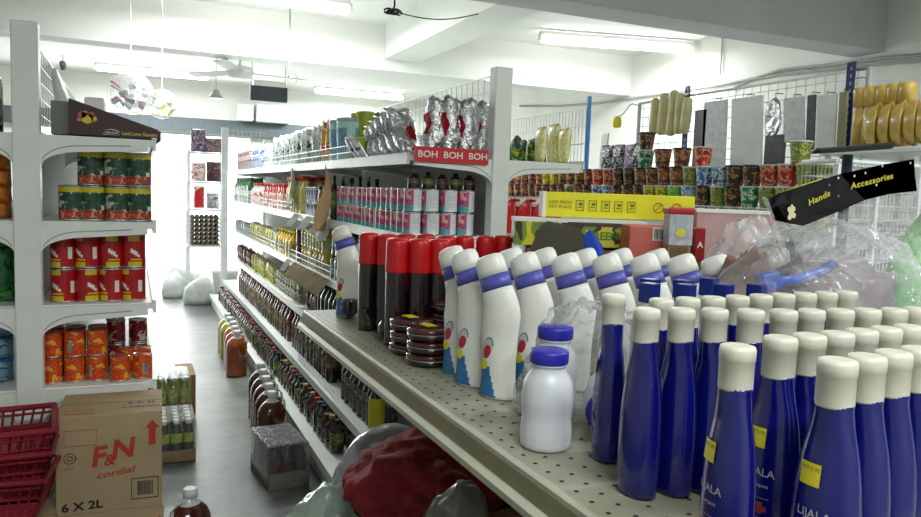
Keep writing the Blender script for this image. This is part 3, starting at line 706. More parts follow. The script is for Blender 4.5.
# left side of the left unit (seen as a sliver)
for i in range(3):
    X=-.42-.075*i
    place('sauce_grey',(X,2.82,1.4905),0,'black topped bottle on the top left shelf, %s from the post'%ORD[i],'black topped bottles',sc=(1,1,1.15))
for k in range(4):
    place('carrot_pack',(-.475,2.88,1.212+k*.052),.1*k,'orange carrot coloured packet in the pile at the left edge, %s from the bottom'%ORD[k],'orange packets')
for k in range(2):
    place('leafy_pack',(-.46,2.86+k*.12,.935),0,'green leafy packet left of the post, %s one'%('front','rear')[k],'green packets')
for k in range(3):
    place('ice_blue_pack',(-.49,2.90,.656+k*.075),.08*k,'pale blue packet in the pile left of the post, %s from the bottom'%ORD[k],'blue packets')
# red stacking baskets and green carton at the lower left
t0=on_y(2,485,2.45); zb=t0.z
M_bask=mat('basket_red',(150,36,52),.4,noise_amt=.08)
def basket(z,i,tx,ty):
    t=empty('shopping_basket','dark red plastic basket, %s in the stack at the left edge'%['lowest','middle','topmost'][i],'basket',(tx,ty,z),.1*i-.1,'red baskets')
    w0,d0,w1,d1,h=.15,.10,.19,.135,.13
    bm=B()
    # rim
    P=[(-w1,-d1),(w1,-d1),(w1,d1),(-w1,d1)]
    for k in range(4):
        a=P[k];b=P[(k+1)%4]; tube(bm,[(a[0],a[1],h),(b[0],b[1],h)],.009,6)
    link('rim',new_mesh('rim',bm,M_bask),t)
    bm=B()
    for k in range(4):
        a=Vector(P[k]+(h,));b=Vector(P[(k+1)%4]+(h,)); c=Vector((a.x*w0/w1,a.y*d0/d1,0)); d=Vector((b.x*w0/w1,b.y*d0/d1,0))
        n=14
        for j in range(n+1):
            f=j/n; tube(bm,[c.lerp(d,f),a.lerp(b,f)],.0035,4)
        for f in (.0,.3,.6,.85): tube(bm,[c.lerp(a,f),d.lerp(b,f)],.004,4)
        vs=[bm.verts.new(v) for v in (c,d,c.lerp(d,.5).lerp(a.lerp(b,.5),.0)+Vector((0,0,.0)),)] if False else None
        q=[bm.verts.new(v) for v in (c,d,d.lerp(b,.5),c.lerp(a,.5))]; bm.faces.new(q)
    box(bm,-w0,-d0,-.004,w0,d0,.002); link('lattice_body',new_mesh('lattice_body',bm,M_bask),t)
zt=[.385,.455,.515]
for i in range(3): basket(zt[i]-.0,i,on_y(-12,450,2.42).x-.02,2.42)
# green and brown carton under the baskets
def carton(name,label,loc,w,d,h,rz,m=M_card,cat='carton',group=None,prints=None,tape=True):
    t=empty(name,label,cat,loc,rz,group)
    bm=B(); box(bm,-w/2,0,0,w/2,d,h); bevel_all(bm,.003,2); link('carton_body',new_mesh('carton_body',bm,m),t)
    if tape:
        bm=B(); box(bm,-w/2-.0006,d/2-.0008,h+.0002,w/2+.0006,d/2+.0008,h+.0010); link('flap_seam',new_mesh('flap_seam',bm,M_card2),t)
    return t
t=carton('carton','brown carton with green printed panel under the red baskets',(on_y(8,490,2.35).x-.06,2.3,.03),.33,.27,.35,-.05)
bm=B(); prism(bm,[(-.16,.17),(.135,.33-.03),(.135,.02),(-.16,.02)],-.0015,-.0002); link('printed_panel',new_mesh('printed_panel',bm,mat('print_darkgreen',(28,86,58),.6)),t)
link('lettering',text_mesh('lettering','PURE OIL',.035,mat('print_palegreen',(150,180,150),.6),fn=lambda x,y,z:flat(.03,.22,.002)(x,y+x*.25,z)),t)
t.location.z=0
# F&N cordial cartons
cx=(on_y(56,460,2.45).x+on_y(161,460,2.45).x)/2; cw=on_y(161,460,2.45).x-on_y(54,460,2.45).x
for lv in (0,1):
    t=carton('cordial_carton',['brown cordial carton standing on the floor under the printed one','brown cordial carton with red lettering on top of another carton'][lv],(cx+(.006 if lv==0 else 0),2.45,.328*lv),cw,.26,[.328,.309][lv],-.035 if lv else -.01,M_card,'carton','cordial cartons')
    H_=.309; W=cw
    T_=lambda u,v:(-W/2+W*u,H_*v)
    def tx(s,size,u,v,m,off=0,shear=0,xs=1,rise=0,o_=.0016):
        a,b=T_(u,v); return link('lettering',text_mesh('lettering',s,size,m,offset=off,fn=lambda x,y,z:Vector((a+x+shear*y,-o_-z,b+y+rise*x)),xs=xs),t)
    if lv:
        tx('F',.085,.40,.57,M_redprint,.035,.12,1,.1); tx('&',.05,.50,.53,M_redprint,.02,.1,1,.1); tx('N',.085,.63,.63,M_redprint,.035,.12,1,.1)
        tx('cordial',.03,.56,.40,M_redprint,.01,.2,1.3,.12)
        tx('6 X 2L',.036,.24,.085,M_blackprint,.03,0,1.15,.03)
        a,b=T_(.27,.77)
        def frame(x0,z0,x1,z1,m,th=.0012):
            bm=B()
            for q in ((x0,z0,x1,z0+th),(x0,z1-th,x1,z1),(x0,z0,x0+th,z1),(x1-th,z0,x1,z1)): box(bm,q[0],-.0016,q[1],q[2],-.0004,q[3])
            link('printed_frame',new_mesh('printed_frame',bm,m),t)
        frame(*T_(.08,.70),*T_(.38,.86),M_redprint); frame(*T_(.70,.10),*T_(.965,.32),M_blackprint,.002)
        bm=B(); x,z0=T_(.76,.14)
        for k in range(16):
            wd=random.choice((.0008,.0016,.0024)); box(bm,x,-.0016,z0,x+wd,-.0004,z0+.045); x+=wd+random.choice((.0010,.0016))
        link('bar_code',new_mesh('bar_code',bm,M_blackprint),t)
        a,b=T_(.905,.80); bm=B(); prism(bm,[(a-.010,b-.045),(a+.010,b-.045),(a+.010,b+.01),(a+.02,b+.01),(a,b+.035),(a-.02,b+.01),(a-.010,b+.01)],-.0016,-.0004); link('arrow',new_mesh('arrow',bm,M_redprint),t)
        bm=B(); a,b=T_(.13,.58)
        pts=[(a+.016*math.cos(k*PI/8),-.001,b+.016*math.sin(k*PI/8)) for k in range(17)]; tube(bm,pts,.0014,4)
        pts=[(a+.008*math.cos(k*PI/3),-.001,b+.008*math.sin(k*PI/3)) for k in range(7)]; tube(bm,pts,.0014,4)
        link('printed_mark',new_mesh('printed_mark',bm,mat('print_brownish',(110,80,60),.7)),t)
        tx('HALAL',.009,.13,.48,MATS['print_brownish'])
        # on the top flaps
        link('lettering',text_mesh('lettering','6 X 2L',.026,M_blackprint,offset=.02,fn=lambda x,y,z:Vector((.09+x,.105+y*1.1,H_+.0012+z)),xs=1.2),t)
        link('lettering',text_mesh('lettering','CORDIAL',.022,M_blackprint,offset=.01,fn=lambda x,y,z:Vector((.09+x,.06+y*1.1,H_+.0012+z)),xs=1.25),t)
        bm=B(); 
        for q in ((-.125,.02,-.05,.0215),(-.125,.06,-.05,.0615),(-.125,.02,-.1235,.0615),(-.0515,.02,-.05,.0615)): box(bm,q[0],q[1],H_+.0002,q[2],q[3],H_+.0012)
        link('printed_frame',new_mesh('printed_frame',bm,M_redprint),t)
    else:
        bm=B(); a,b=.135,.25; prism(bm,[(a-.010,b-.04),(a+.010,b-.04),(a+.010,b+.02),(a+.02,b+.02),(a,b+.045),(a-.02,b+.02),(a-.010,b+.02)],-.0016,-.0004); link('arrow',new_mesh('arrow',bm,M_redprint),t)
# drinks packs on the floor beyond the cartons : shrink-wrapped trays of small bottles
bottle_product('small_drink','small_drink_bottle',.027,.2,mat('drink_dark',(54,44,30),.2,coat=.5),M_white,mat('lab_leaf',(170,180,70),.4,noise_amt=.3,nscale=60),(.45,.7),neck=.42)
bottle_product('small_yellow','small_drink_bottle',.027,.19,mat('drink_green',(120,130,50),.2,coat=.5),M_petneck,mat('lab_leafy',(190,196,110),.4,noise_amt=.3,nscale=60),(.3,.7),neck=.45)
def tray(label,loc,nx,ny,kind,lab,grp,ztop,th=.06,rz=0):
    o=empty('cardboard_tray',label,'tray',loc,rz,None)
    s=.056; bm=B(); W,D=nx*s/2+.004,ny*s+.008
    box(bm,-W,0,0,W,D,.004)
    for q in ((-W,0,-W+.003,D),(W-.003,0,W,D),(-W,0,W,.003),(-W,D-.003,W,D)): box(bm,q[0],q[1],0,q[2],q[3],th)
    link('tray_body',new_mesh('tray_body',bm,M_card2),o)
    bm=B(); box(bm,-W-.002,-.002,.03,W+.002,D+.002,ztop); bevel_all(bm,.012,3)
    link('shrink_film',new_mesh('shrink_film',bm,M_clear,True),o)
    for i in range(nx):
        for j in range(ny):
            p=Vector((-W+.004+s/2+i*s,.004+s/2+j*s,.005)); p.rotate(Euler((0,0,rz))); p+=Vector(loc)
            place(kind,p,random.uniform(0,6),lab,grp)
tray('cardboard tray of green labelled drinks on the floor beside the cartons',(.155,3.72,0),4,5,'small_drink','small dark drink bottle with leafy label in the near floor tray','drinks in the near tray',.205)
tray('cardboard tray of yellow green drinks behind the near floor tray',(.16,4.12,.12),4,5,'small_yellow','small yellow green drink bottle in the rear floor tray','drinks in the rear tray',.195)
o=carton('carton','plain brown carton beneath the rear tray of drinks',(.16,4.11,0),.26,.32,.119,0)
o=carton('carton','brown carton in the shade right of the trays of drinks',(.275,4.48,0),.1,.3,.24,0,M_card2)
# floor bottle at the bottom edge
place('jug_dark',on_z(190,580,0)+Vector((0,0,.0)),.6,'large bottle with white cap standing on the floor at the bottom edge')
# ------------------------------------------------------------------ CENTRE UNIT GOODS
EX=RC-.39   # left edges of the upper shelves
def near_name(i): return (ORD[i]+' from near end') if i<len(ORD) else 'at the far end'
def run(keys,z,y0,y1,step,cols,dx,label,grp,x0=None,layers=1,lh=0,rz=0,jit=.004,sc=None,ordn=True,edge=EX,inset=.045,rock=.1):
    """a run of goods on a shelf: front column gets its own label, those behind share one"""
    n=int((y1-y0)/step+1e-6)+0; k=0
    for i in range(n):
        for c in range(cols):
            for l in range(layers):
                key=keys if isinstance(keys,str) else keys[(i+c*2+l)%len(keys)]
                X=(x0 if x0 is not None else edge+inset)+c*dx; Y=y0+i*step
                if c==0 and ordn:
                    lab=label+', '+(['lower layer, ','upper layer, ','top layer, '][l] if layers>1 else '')+near_name(i)
                else: lab=label+(' behind the edge ones' if c else '')
                place(key,(X+random.uniform(-jit,jit),Y+random.uniform(-jit,jit),z+.0005+l*lh),rz+random.uniform(-rock,rock),lab,grp if c==0 else grp+' behind',sc=sc)
# --- top shelf
Z=1.4905
for i in range(7):
    px=433+i*8.3; X=on_y(px,140,2.84).x
    place('coffee_bag',(X,2.84+.02*(i%2),Z),0,'tall silver and red foil coffee bag above the red strip, %s from the left'%ORD[i],'foil coffee bags',rot=(R(-4),R(12-4*(i%3)),R(48+9*(i%3))),sc=(1,1,(1.0,.97,1.02)[i%3]))
for i in range(5):
    Y=(2.96,3.07,3.19,3.31,3.43)[i]; X=RC-.385+.09
    place('silver_bag',(X,Y,Z),0,'crumpled silver foil bag leaning on the top shelf, %s from the coffee bags'%ORD[i],'leaning silver bags',rot=(R(-30+6*i*.5),R(0),R(20+8*i)),sc=(1.1,1.1,1.30-.11*i))
packkind('blue_silver_pack',[(214,216,222),(230,232,236),(80,84,150),(206,208,214),(220,222,226)],.12,.14,.04,16,.6,seed=21)
for i in range(2): place('blue_silver_pack',(EX+.06,3.52+.08*i,Z),0,'silver and violet packet tilted against the lime tins, %s'%('near one','far one')[i],'silver violet packets',rot=(R(-38),0,R(70)))
for i in range(2):
    for j in range(2):
        for l in range(2):
            place('lime_tin',(on_y((357,375)[j]+(0 if l==0 else 8),130,3.86).x,3.86+.11*i,Z+l*.1345),0,'lime green tin, %s layer, %s'%(('lower','upper')[l],('near the shelf edge','nearer the middle')[j])+(', behind another' if i else ''),'lime green tins')
for i in range(3): place('clear_tub',(EX+.075+(.0 if i<2 else .15),(3.90,4.06,4.12)[i],Z),.6+i*2,'tall pale aqua storage tub with blue label, %s'%('nearest','behind the nearest','further in')[i],'aqua tubs')
for i in range(3): place('gold_pack',(EX+.085+(.14 if i==2 else 0),(4.24,4.36,4.28)[i],Z),0,'orange and gold food packet beside the tubs, %s'%ORD[i],'gold packets',rot=(0,0,R(22)),sc=(.95,1,1.2))
run('green_foil_pack',Z,4.50,6.3,.16,1,.15,'dark green and silver foil pack standing on the top shelf','dark green foil packs',rz=R(25),inset=.11,rock=.4,sc=(1.1,1.2,1.25))
run('mint_pack',Z,6.35,6.75,.14,1,.15,'mint coloured packet on the top shelf','mint packets',rz=R(22),inset=.1,sc=1.3)
run('blue_pack',Z,6.9,7.4,.13,1,.15,'bright blue packet on the top shelf','blue packets on the top shelf',rz=R(22),inset=.1,sc=1.35)
run('pink_pack',Z,7.4,8.4,.13,1,.15,'pink and white packet far back on top shelf','pink packets',rz=R(22),inset=.1,sc=1.4)
# red BOH strip on the end bracket
t=empty('shelf_banner','red strip with white BOH lettering on the shelf end bracket','banner',(0,0,0))
xa=on_y(415,150,2.715).x; xb=on_y(489,150,2.715).x; za=on_y(450,163,2.715).z; zb_=on_y(450,148,2.715).z
bm=B(); box(bm,xa,2.716,za,xb,2.72,zb_); link('strip',new_mesh('strip',bm,mat('banner_red',(206,30,44),.45,noise_amt=.02)),t)
for i in range(3): link('lettering',text_mesh('lettering','BOH',.036,M_white,offset=.02,fn=lambda x,y,z:Vector((xa+(xb-xa)*(.17+.34*i)+x,2.7145-z,(za+zb_)/2+y)),xs=1.12),t)
# --- second shelf
Z=1.1705
run('pink_can',Z,2.83,4.05,.077,4,.078,'white and pink milk can on second shelf','pink milk cans',layers=2,lh=.0945,rock=.5,inset=.05)
for i in range(6):
    place(['sauce_green','sauce_brown','green_glass'][i%3],(EX+.12+.0*i,3.0,Z) if False else (RC-.03-.0,2.83,Z) if False else (EX+.05+.05*i,4.12,Z),0,'dark bottle standing behind the pink milk cans, %s from the edge'%ORD[i],'bottles behind the milk cans',sc=(.7,.7,1))
for i in range(5):
    place(['sauce_brown','sauce_green'][i%2],(EX+.06+.062*i,2.85+.0,Z+.1895),0,'small dark jar top lying over the pink cans, %s'%ORD[i],'small dark bottles on the milk cans',sc=(.75,.75,.27))
run('brown_jar',Z,4.22,4.45,.095,2,.095,'brown coffee jar with black lid on the second shelf','brown jars')
run('stripe_can',Z,4.5,4.8,.065,2,.07,'white and navy striped can on the second shelf','striped cans',layers=2,lh=.0905)
run('oil_bottle',Z,4.86,5.4,.09,2,.095,'pale yellow oil bottle with red cap on the second shelf','yellow oil bottles',rock=.4)
run('ketchup_jar',Z,5.46,6.5,.095,2,.095,'red jar with red lid on the second shelf','red jars',rock=1)
run('white_jug',Z,6.55,7.2,.11,1,.1,'white and pink bottle with red cap on the second shelf','white pink bottles',rock=1)
run('cola_green',Z,7.3,8.4,.09,2,.09,'green drink bottle near the far end of the second shelf','green drink bottles',rock=1)
# --- third shelf
Z=.8505
run('blue_label_jar',Z,3.2,4.1,.086,2,.09,'olive jar with pale blue label on third shelf','blue label jars',layers=2,lh=.131,rock=.5)
run('pickle_jar',Z,4.2,4.9,.082,2,.085,'yellow pickle jar on the third shelf','yellow pickle jars',layers=2,lh=.121,rock=.6)
run('dark_jam_jar',Z,4.95,5.1,.08,2,.085,'dark red jam jar on the third shelf','dark jam jars',layers=2,lh=.121)
run('yellow_jug',Z,5.15,5.8,.105,2,.11,'bright yellow oil jug on the third shelf','yellow oil jugs',rock=.8)
run('white_canister',Z,5.85,6.0,.08,1,.08,'white canister with sage lid on the third shelf','white canisters')
run('yellow_pack',Z,6.05,7.4,.11,1,.1,'yellow green packet standing on the third shelf','yellow green packets',rz=R(60),inset=.07,rock=.3)
run('grey_sachet',Z,7.4,8.5,.09,1,.1,'grey silver sachet on the third shelf','grey sachets',rz=R(60),inset=.07,rock=.3)
# --- fourth shelf
Z=.5605
run('white_pack',Z,3.0,3.3,.07,1,.1,'pale slim packet on the fourth shelf','pale packets',rz=R(50),inset=.06)
run('green_glass',Z,3.45,4.5,.085,2,.085,'dark green glass bottle on the fourth shelf','dark green bottles',rock=.5)
run('speckled_sachet',Z,4.55,5.0,.1,1,.1,'dark speckled sachet on the fourth shelf','speckled sachets',rz=R(60),inset=.09)
run('white_pack',Z,5.05,6.0,.075,1,.1,'white and yellow upright packet on the fourth shelf','white yellow packets',rz=R(55),inset=.06,rock=.3)
run('yellow_pack',Z,6.05,7.3,.11,1,.1,'yellow packet on the fourth shelf','yellow packets on the fourth shelf',rz=R(60),inset=.07,rock=.3)
run('purple_pack',Z,7.35,8.4,.11,1,.1,'dark purple packet on the fourth shelf','purple packets',rz=R(60),inset=.07,rock=.3)
# --- fifth shelf
Z=.2805; E5=RC-.46
run('sauce_yellow',Z,3.02,3.12,.08,1,.09,'bottle with bright yellow label on the fifth shelf','yellow label bottle',edge=E5,inset=.05)
run('sauce_grey',Z,3.16,3.75,.074,2,.08,'dark bottle with grey label on the fifth shelf','grey label bottles',edge=E5,inset=.08)
run(['sauce_brown','sauce_grey','sauce_brown','sauce_green'],Z,3.95,5.0,.08,2,.08,'dark bottle with brown label on the fifth shelf','brown label bottles',edge=E5,inset=.08,rock=1)
run(['sauce_red','sauce_brown','sauce_green'],Z,5.1,7.8,.095,1,.085,'dark red sauce bottle on the fifth shelf','dark red sauce bottles',edge=E5,inset=.08,rock=1)
# --- base shelf
Z=.1205; E6=RC-.6
run(['sauce_green','sauce_brown','sauce_grey','sauce_green','green_glass','sauce_red','sauce_brown'],Z,3.3,4.8,.084,3,.085,'dark sauce bottle on the lowest shelf','lowest shelf bottles',edge=E6,inset=.09,rock=1,sc=(1,1,.62))
run(['sauce_green','green_glass','sauce_red'],Z,4.8,8.3,.09,2,.085,'dark bottle with green label on the lowest shelf','far lowest shelf bottles',edge=E6,inset=.08,rock=1,sc=(1,1,.62))
# --- right side of the centre unit
Z=1.4905
for i in range(6):
    place('chips_pack',(RC+.36,3.03+.09*i,Z),0,'green and yellow snack bag against the wire guard, %s from the near end'%ORD[i],'green yellow snack bags',rot=(0,0,R(80)),sc=(1.1,1,.95))
    place('chips_pack',(RC+.22,3.0+.12*i,Z),0,'green and yellow snack bag in the row nearer the post','inner green yellow snack bags',rot=(0,0,R(60)),sc=(1.1,1,.95)) if i<3 else None
for i in range(3):
    place('yellow_net_pack',(RC+(.36,.36,.26)[i],(2.83,2.92,2.86)[i],Z),0,'pale yellow packet in front of the green snack bags, %s'%ORD[i],'pale yellow packets',rot=(0,0,R(82)),sc=(1,1,1.3+.2*(i%2)))
Z=1.1705
for i in range(4):
    for j in range(3):
        place('red_snack_pack',(RC+.095+.078*i,2.85+.07*j,Z),0,('bright red snack pack on the right shelf, %s from the post'%ORD[i]) if j==0 else 'bright red snack pack in the rows behind the front ones',('red snack packs' if j==0 else 'rear red snack packs'),rot=(0,0,R(4)),sc=(.95,1,1))
# price cards and hanging paper sheets along the shelf edge
def card(x,y,z,w,h,lab,m=M_paper,tilt=25,bend=0,rz=0,name='price_card'):
    bm=B(); n=8
    V=[[bm.verts.new((bend*math.sin(PI*j/n*1.3),-w/2+w*i,-h*j/n)) for i in (0,1)] for j in range(n+1)]
    for j in range(n): f=bm.faces.new((V[j][0],V[j][1],V[j+1][1],V[j+1][0])); f.smooth=True
    bmesh.ops.solidify(bm,geom=bm.faces[:],thickness=.001)
    o=link(name,new_mesh(name,bm,m),None,(x,y,z),(0,R(tilt),rz)); tag(o,lab,'sign'); return o
for i,y in enumerate((4.12,4.45,4.83)):
    card(EX-.012,y,1.172,.21,.10,'white price card on the second shelf edge, %s from the near end'%ORD[i],tilt=38).name='price_card'
for i in range(5):
    card(EX-.012,4.02+.2*i,.852,.19,.11,'tan price card on the third shelf edge, %s from the near end'%ORD[i],M_paper_tan,tilt=40)
card(EX-.012,5.08,.852,.16,.09,'white price card at the end of the tan row on the third shelf edge',tilt=35)
def sheet(x,y,z,w,h,lab,m,tw):
    bm=B(); n=14; mm=5; V=[]
    for j in range(n+1):
        f=j/n; row=[]
        for i in range(mm+1):
            u=i/mm-.5; a=.55+tw*f; ww=w*min(1,.12+f*1.6)*(1 if f<.75 else 1-(f-.75)*1.6)
            row.append(bm.verts.new((math.sin(a)*u*ww+.02*math.sin(5*f),math.cos(a)*u*ww+.02*math.sin(3*f),-h*f)))
        V.append(row)
    for j in range(n):
        for i in range(mm): f=bm.faces.new((V[j][i],V[j][i+1],V[j+1][i+1],V[j+1][i])); f.smooth=True
    bmesh.ops.solidify(bm,geom=bm.faces[:],thickness=.001)
    o=link('paper_sign',new_mesh('paper_sign',bm,m),None,(x,y,z)); tag(o,lab,'sign')
sheet(EX-.04,3.97,1.475,.12,.36,'tan paper sheet hanging from the top shelf edge beside the oil bottles',M_paper_tan,.5)
sheet(EX-.025,4.01,1.22,.15,.16,'white paper tip hanging below the tan sheet',M_paper,.3)
sheet(EX-.02,5.0,1.475,.30,.28,'grey white paper sheet hanging from the top shelf edge before the red jars',mat('paper_grey',(180,188,182),.7),-.5)
# ------------------------------------------------------------------ FLOOR GOODS by the aisle
def jugs(key,x0,y0,x1,y1,n,lab,grp):
    for i in range(n):
        f=i/max(1,n-1); place(key,(x0+(x1-x0)*f,y0+(y1-y0)*f,0),R(200)+random.uniform(-.2,.2),lab+', %s from the near end'%ORD[i],grp)
a=on_z(262,428,0); b=on_z(252,383,0)
jugs('jug_dark',.63,3.70,.672,4.32,5,'two litre bottle of dark cordial with handle on the floor','dark cordial bottles')
jugs('jug_orange',.66,5.35,.68,5.72,3,'amber cordial bottle with rust label on the floor','amber cordial bottles')
jugs('jug_green',.675,5.92,.68,6.1,2,'green liquid bottle on the floor behind the amber ones','green bottles on the floor')
bottle_product('shrink_bottle','drink_bottle',.029,.20,mat('drink_black',(40,26,28),.2,coat=.6),mat('cap_smoke',(96,88,92),.3),mat('lab_wine',(90,40,46),.4,noise_amt=.3,nscale=60),(.25,.6),neck=.42)
def shrink(label,loc,nx,ny,kind,h):
    o=empty('cardboard_tray',label,'tray',loc,R(6))
    s=.06; W,D=nx*s+.008,ny*s+.008
    bm=B()
    box(bm,0,0,0,W,D,.004)
    for q in ((0,0,.003,D),(W-.003,0,W,D),(0,0,W,.003),(0,D-.003,W,D)): box(bm,q[0],q[1],0,q[2],q[3],.075)
    link('tray_body',new_mesh('tray_body',bm,mat('tray_grey',(120,116,104),.8)),o)
    bm=B(); box(bm,-.001,-.001,.03,W+.001,D+.001,h); bevel_all(bm,.01,3); link('shrink_film',new_mesh('shrink_film',bm,M_clear,True),o)
    for i in range(nx):
        for j in range(ny):
            p=Vector((.004+s/2+i*s,.004+s/2+j*s,.0045)); p.rotate(Euler((0,0,R(6)))); p+=Vector(loc)
            place(kind,p,random.uniform(0,6),'small dark drink bottle shrink wrapped in the floor tray before the cordial bottles','drinks in the wrapped tray')
p=on_z(268,492,0); shrink('grey tray of shrink wrapped dark bottles on the floor, in front of the cordial bottles',(p.x,p.y,0),3,5,'shrink_bottle',.203)
# ------------------------------------------------------------------ THINGS AT THE SHOP FRONT
bm=B(); loft(bm,[(0,0,0,.24,.18),(.0,0,.1,.27,.2),(.02,0,.28,.26,.18),(.05,0,.38,.19,.14),(.09,0,.46,.10,.07),(.11,0,.49,.05,.03)],18,power=2.6); sk=new_mesh('grain_sack',bm,mat('sack_grey',(206,210,208),.6,bump=.7,bscale=9))
for i,(x,y,s,r_) in enumerate(((.66,8.75,.62,.2),(.42,9.3,.6,1.2),(.60,9.95,.8,2.4))):
    o=link('grain_sack',sk,None,(x,y,0),(0,0,r_)); o.scale=(s,s,s); tag(o,'pale grain sack on the floor by the shop front, %s'%['nearest the aisle','leftmost','beside the bucket'][i],'sack','pale sacks')
# egg trays on a rack
o=empty('egg_rack','white metal rack holding stacked egg trays at the shop front','rack',(.80,9.6,0))
for (x,y) in ((-.2,-.17),(.2,-.17),(-.2,.17),(.2,.17)):
    bm=B(); box(bm,x-.012,y-.012,0,x+.012,y+.012,1.75); link('leg',new_mesh('leg',bm,M_fix),o)
for z_ in (.58,1.02,1.35,1.7):
    bm=B(); box(bm,-.22,-.19,z_,.22,.19,z_+.02); link('shelf',new_mesh('shelf',bm,M_fix),o)
M_egg=mat('egg_tray',(120,112,100),.9)
bm=B()
box(bm,-.17,-.15,0,.17,.15,.012)
for i in range(6):
    for j in range(5): loft(bm,[(-.14+i*.056,-.12+j*.06,.012,.024,.024),(-.14+i*.056,-.12+j*.06,.05,.012,.012)],6)
for me_i in range(1): egg=new_mesh('egg_tray',bm,M_egg)
for k in range(7): tag(link('egg_tray',egg,None,(.79,9.6,.605+k*.052)),'grey pulp egg tray in the stack on the rack, %s from the bottom'%ORD[k],'egg tray','stacked egg trays')
for k,(x,z_,key) in enumerate(((.71,1.375,'pink_pack'),(.89,1.375,'purple_pack'),(.71,1.725,'violet_pack'),(.89,1.725,'speckled_sachet'),(.72,1.045,'red_snack_pack'),(.88,1.045,'grey_sachet'))):
    place(key,(x,9.5,z_),0,'packet on the shop front rack, '+['pink one on the third level','purple one on the third level','violet one on top','speckled one on top','red one above the egg trays','grey one above the egg trays'][k],'packets on the rack',sc=(1.45,1.3,1.6))
bm=B(); loft(bm,[(0,0,0,.12,.12),(0,0,.3,.15,.15),(0,0,.31,.16,.16),(0,0,.33,.16,.16),(0,0,.36,.1,.1)],20); o=link('lidded_bucket',new_mesh('lidded_bucket',bm,M_white),None,(.99,9.15,0)); tag(o,'white lidded bucket beside the sacks under the egg trays','bucket')
# --- overhead things
def ball(px,py,Y,r,lab,m):
    p=on_y(px,py,Y); t=empty('hanging_ball',lab,'ball',p,0,None)
    bm=B(); bmesh.ops.create_uvsphere(bm,u_segments=24,v_segments=14,radius=r); link('clear_shell',new_mesh('clear_shell',bm,M_clear2,True),t)
    bm=B()
    for k in range(26):
        a=random.uniform(0,6.28); b=random.uniform(-.9,.5); rr=r*.78; c=Vector((rr*math.cos(a)*math.cos(b),rr*math.sin(a)*math.cos(b),rr*math.sin(b)))
        T=Matrix.Translation(c)@Euler((a,b,a*2)).to_matrix().to_4x4(); box(bm,-r*.22,-r*.12,-.004,r*.22,r*.12,.004,k%len(m),T)
    fl=link('toy_packets',new_mesh('toy_packets',bm,m),t); fl['kind']='stuff'
    bm=B(); tube(bm,[(0,0,r*.98),(0,0,ZC-p.z)],.003,5); link('string',new_mesh('string',bm,M_fix),t)
mg=mat('bit_grey',(120,116,124),.4); mr_=mat('bit_red',(190,90,100),.4); mw=mat('bit_pale',(230,230,232),.4); my=mat('bit_lime',(214,222,60),.4)
ball(131,93,5.8,.15,'transparent ball full of grey and red packets hanging left of the lime one',[mg,mw,mg,mr_])
ball(162,104,5.5,.10,'transparent ball with lime green packets hanging under the light',[mw,my,mw])
# dark sign box hung on two wires
p0=on_y(250,100,8.0); p1=on_y(287,100,8.0); pt=on_y(268,83,8.0)
t=empty('hanging_sign','dark rectangular sign box hanging under the white beam','sign',((p0.x+p1.x)/2,8.0,p0.z))
bm=B(); w_=(p1.x-p0.x)/2; h_=pt.z-p0.z; box(bm,-w_,-.03,0,w_,.03,h_*.8); bevel_all(bm,.004,1); link('sign_panel',new_mesh('sign_panel',bm,mat('sign_dark',(60,66,70),.5)),t)
bm=B(); box(bm,-w_*.85,-.035,h_*.8,w_*.85,.035,h_*1.1); link('lamp_bar',new_mesh('lamp_bar',bm,M_white),t)
for s in (-1,1):
    bm=B(); tube(bm,[(s*w_*.9,0,h_*.8),(s*w_*.9,0,ZC-p0.z)],.004,5); link('hanging_wire',new_mesh('hanging_wire',bm,M_wall2),t)
# ceiling fan
p=on_y(240,72,7.0); p.z=min(p.z,ZC-.15)
t=empty('ceiling_fan','white ceiling fan with one long blade seen edge-on below the beam','fan',p)
bm=B(); lathe(bm,[(.03,.06),(.11,.04),(.12,.0),(.10,-.05),(.03,-.06)],20); link('motor',new_mesh('motor',bm,M_fix),t)
bm=B(); tube(bm,[(0,0,.05),(0,0,ZC-p.z)],.012,8); link('rod',new_mesh('rod',bm,M_fix),t)
for a in (0,120,240):
    bm=B(); T=Matrix.Rotation(R(a+8),4,'Z')@Matrix.Rotation(R(10),4,'X'); box(bm,.1,-.06,-.006,.62,.06,.0,0,T); bmesh.ops.bevel(bm,geom=[e for e in bm.edges],offset=.002,segments=1,affect='EDGES'); link('blade',new_mesh('blade',bm,mat('blade_grey',(200,204,204),.5)),t)
# hanging cable with coil
p=on_y(289,76,6.0); bm=B()
pts=[(p.x,6.0,ZC)]+[(p.x+.002*math.sin(k),6.0,ZC-(ZC-p.z-.03)*k/8) for k in range(1,9)]
for k in range(17): pts.append((p.x+.035+.035*math.cos(PI+k*PI/7),6.0+.004*k,p.z-.01+.04*math.sin(PI+k*PI/7)*-1))
tube(bm,pts,.006,6); o=link('hanging_cable',new_mesh('hanging_cable',bm,mat('cable_grey',(120,124,126),.5)),None); tag(o,'grey cable hanging below the white beam, ending in a coil','cable')
# cone lamp
p=on_y(216,94,9.0); t=empty('pendant_lamp','small grey cone lamp hanging near the far wall','lamp',p)
bm=B(); lathe(bm,[(.09,-.05),(.07,-.03),(.025,.05),(.0,.055)],18); link('shade',new_mesh('shade',bm,mat('lamp_grey',(150,154,154),.5)),t)
bm=B(); tube(bm,[(0,0,.05),(0,0,ZC-p.z)],.005,6); link('cord',new_mesh('cord',bm,M_wall2),t)
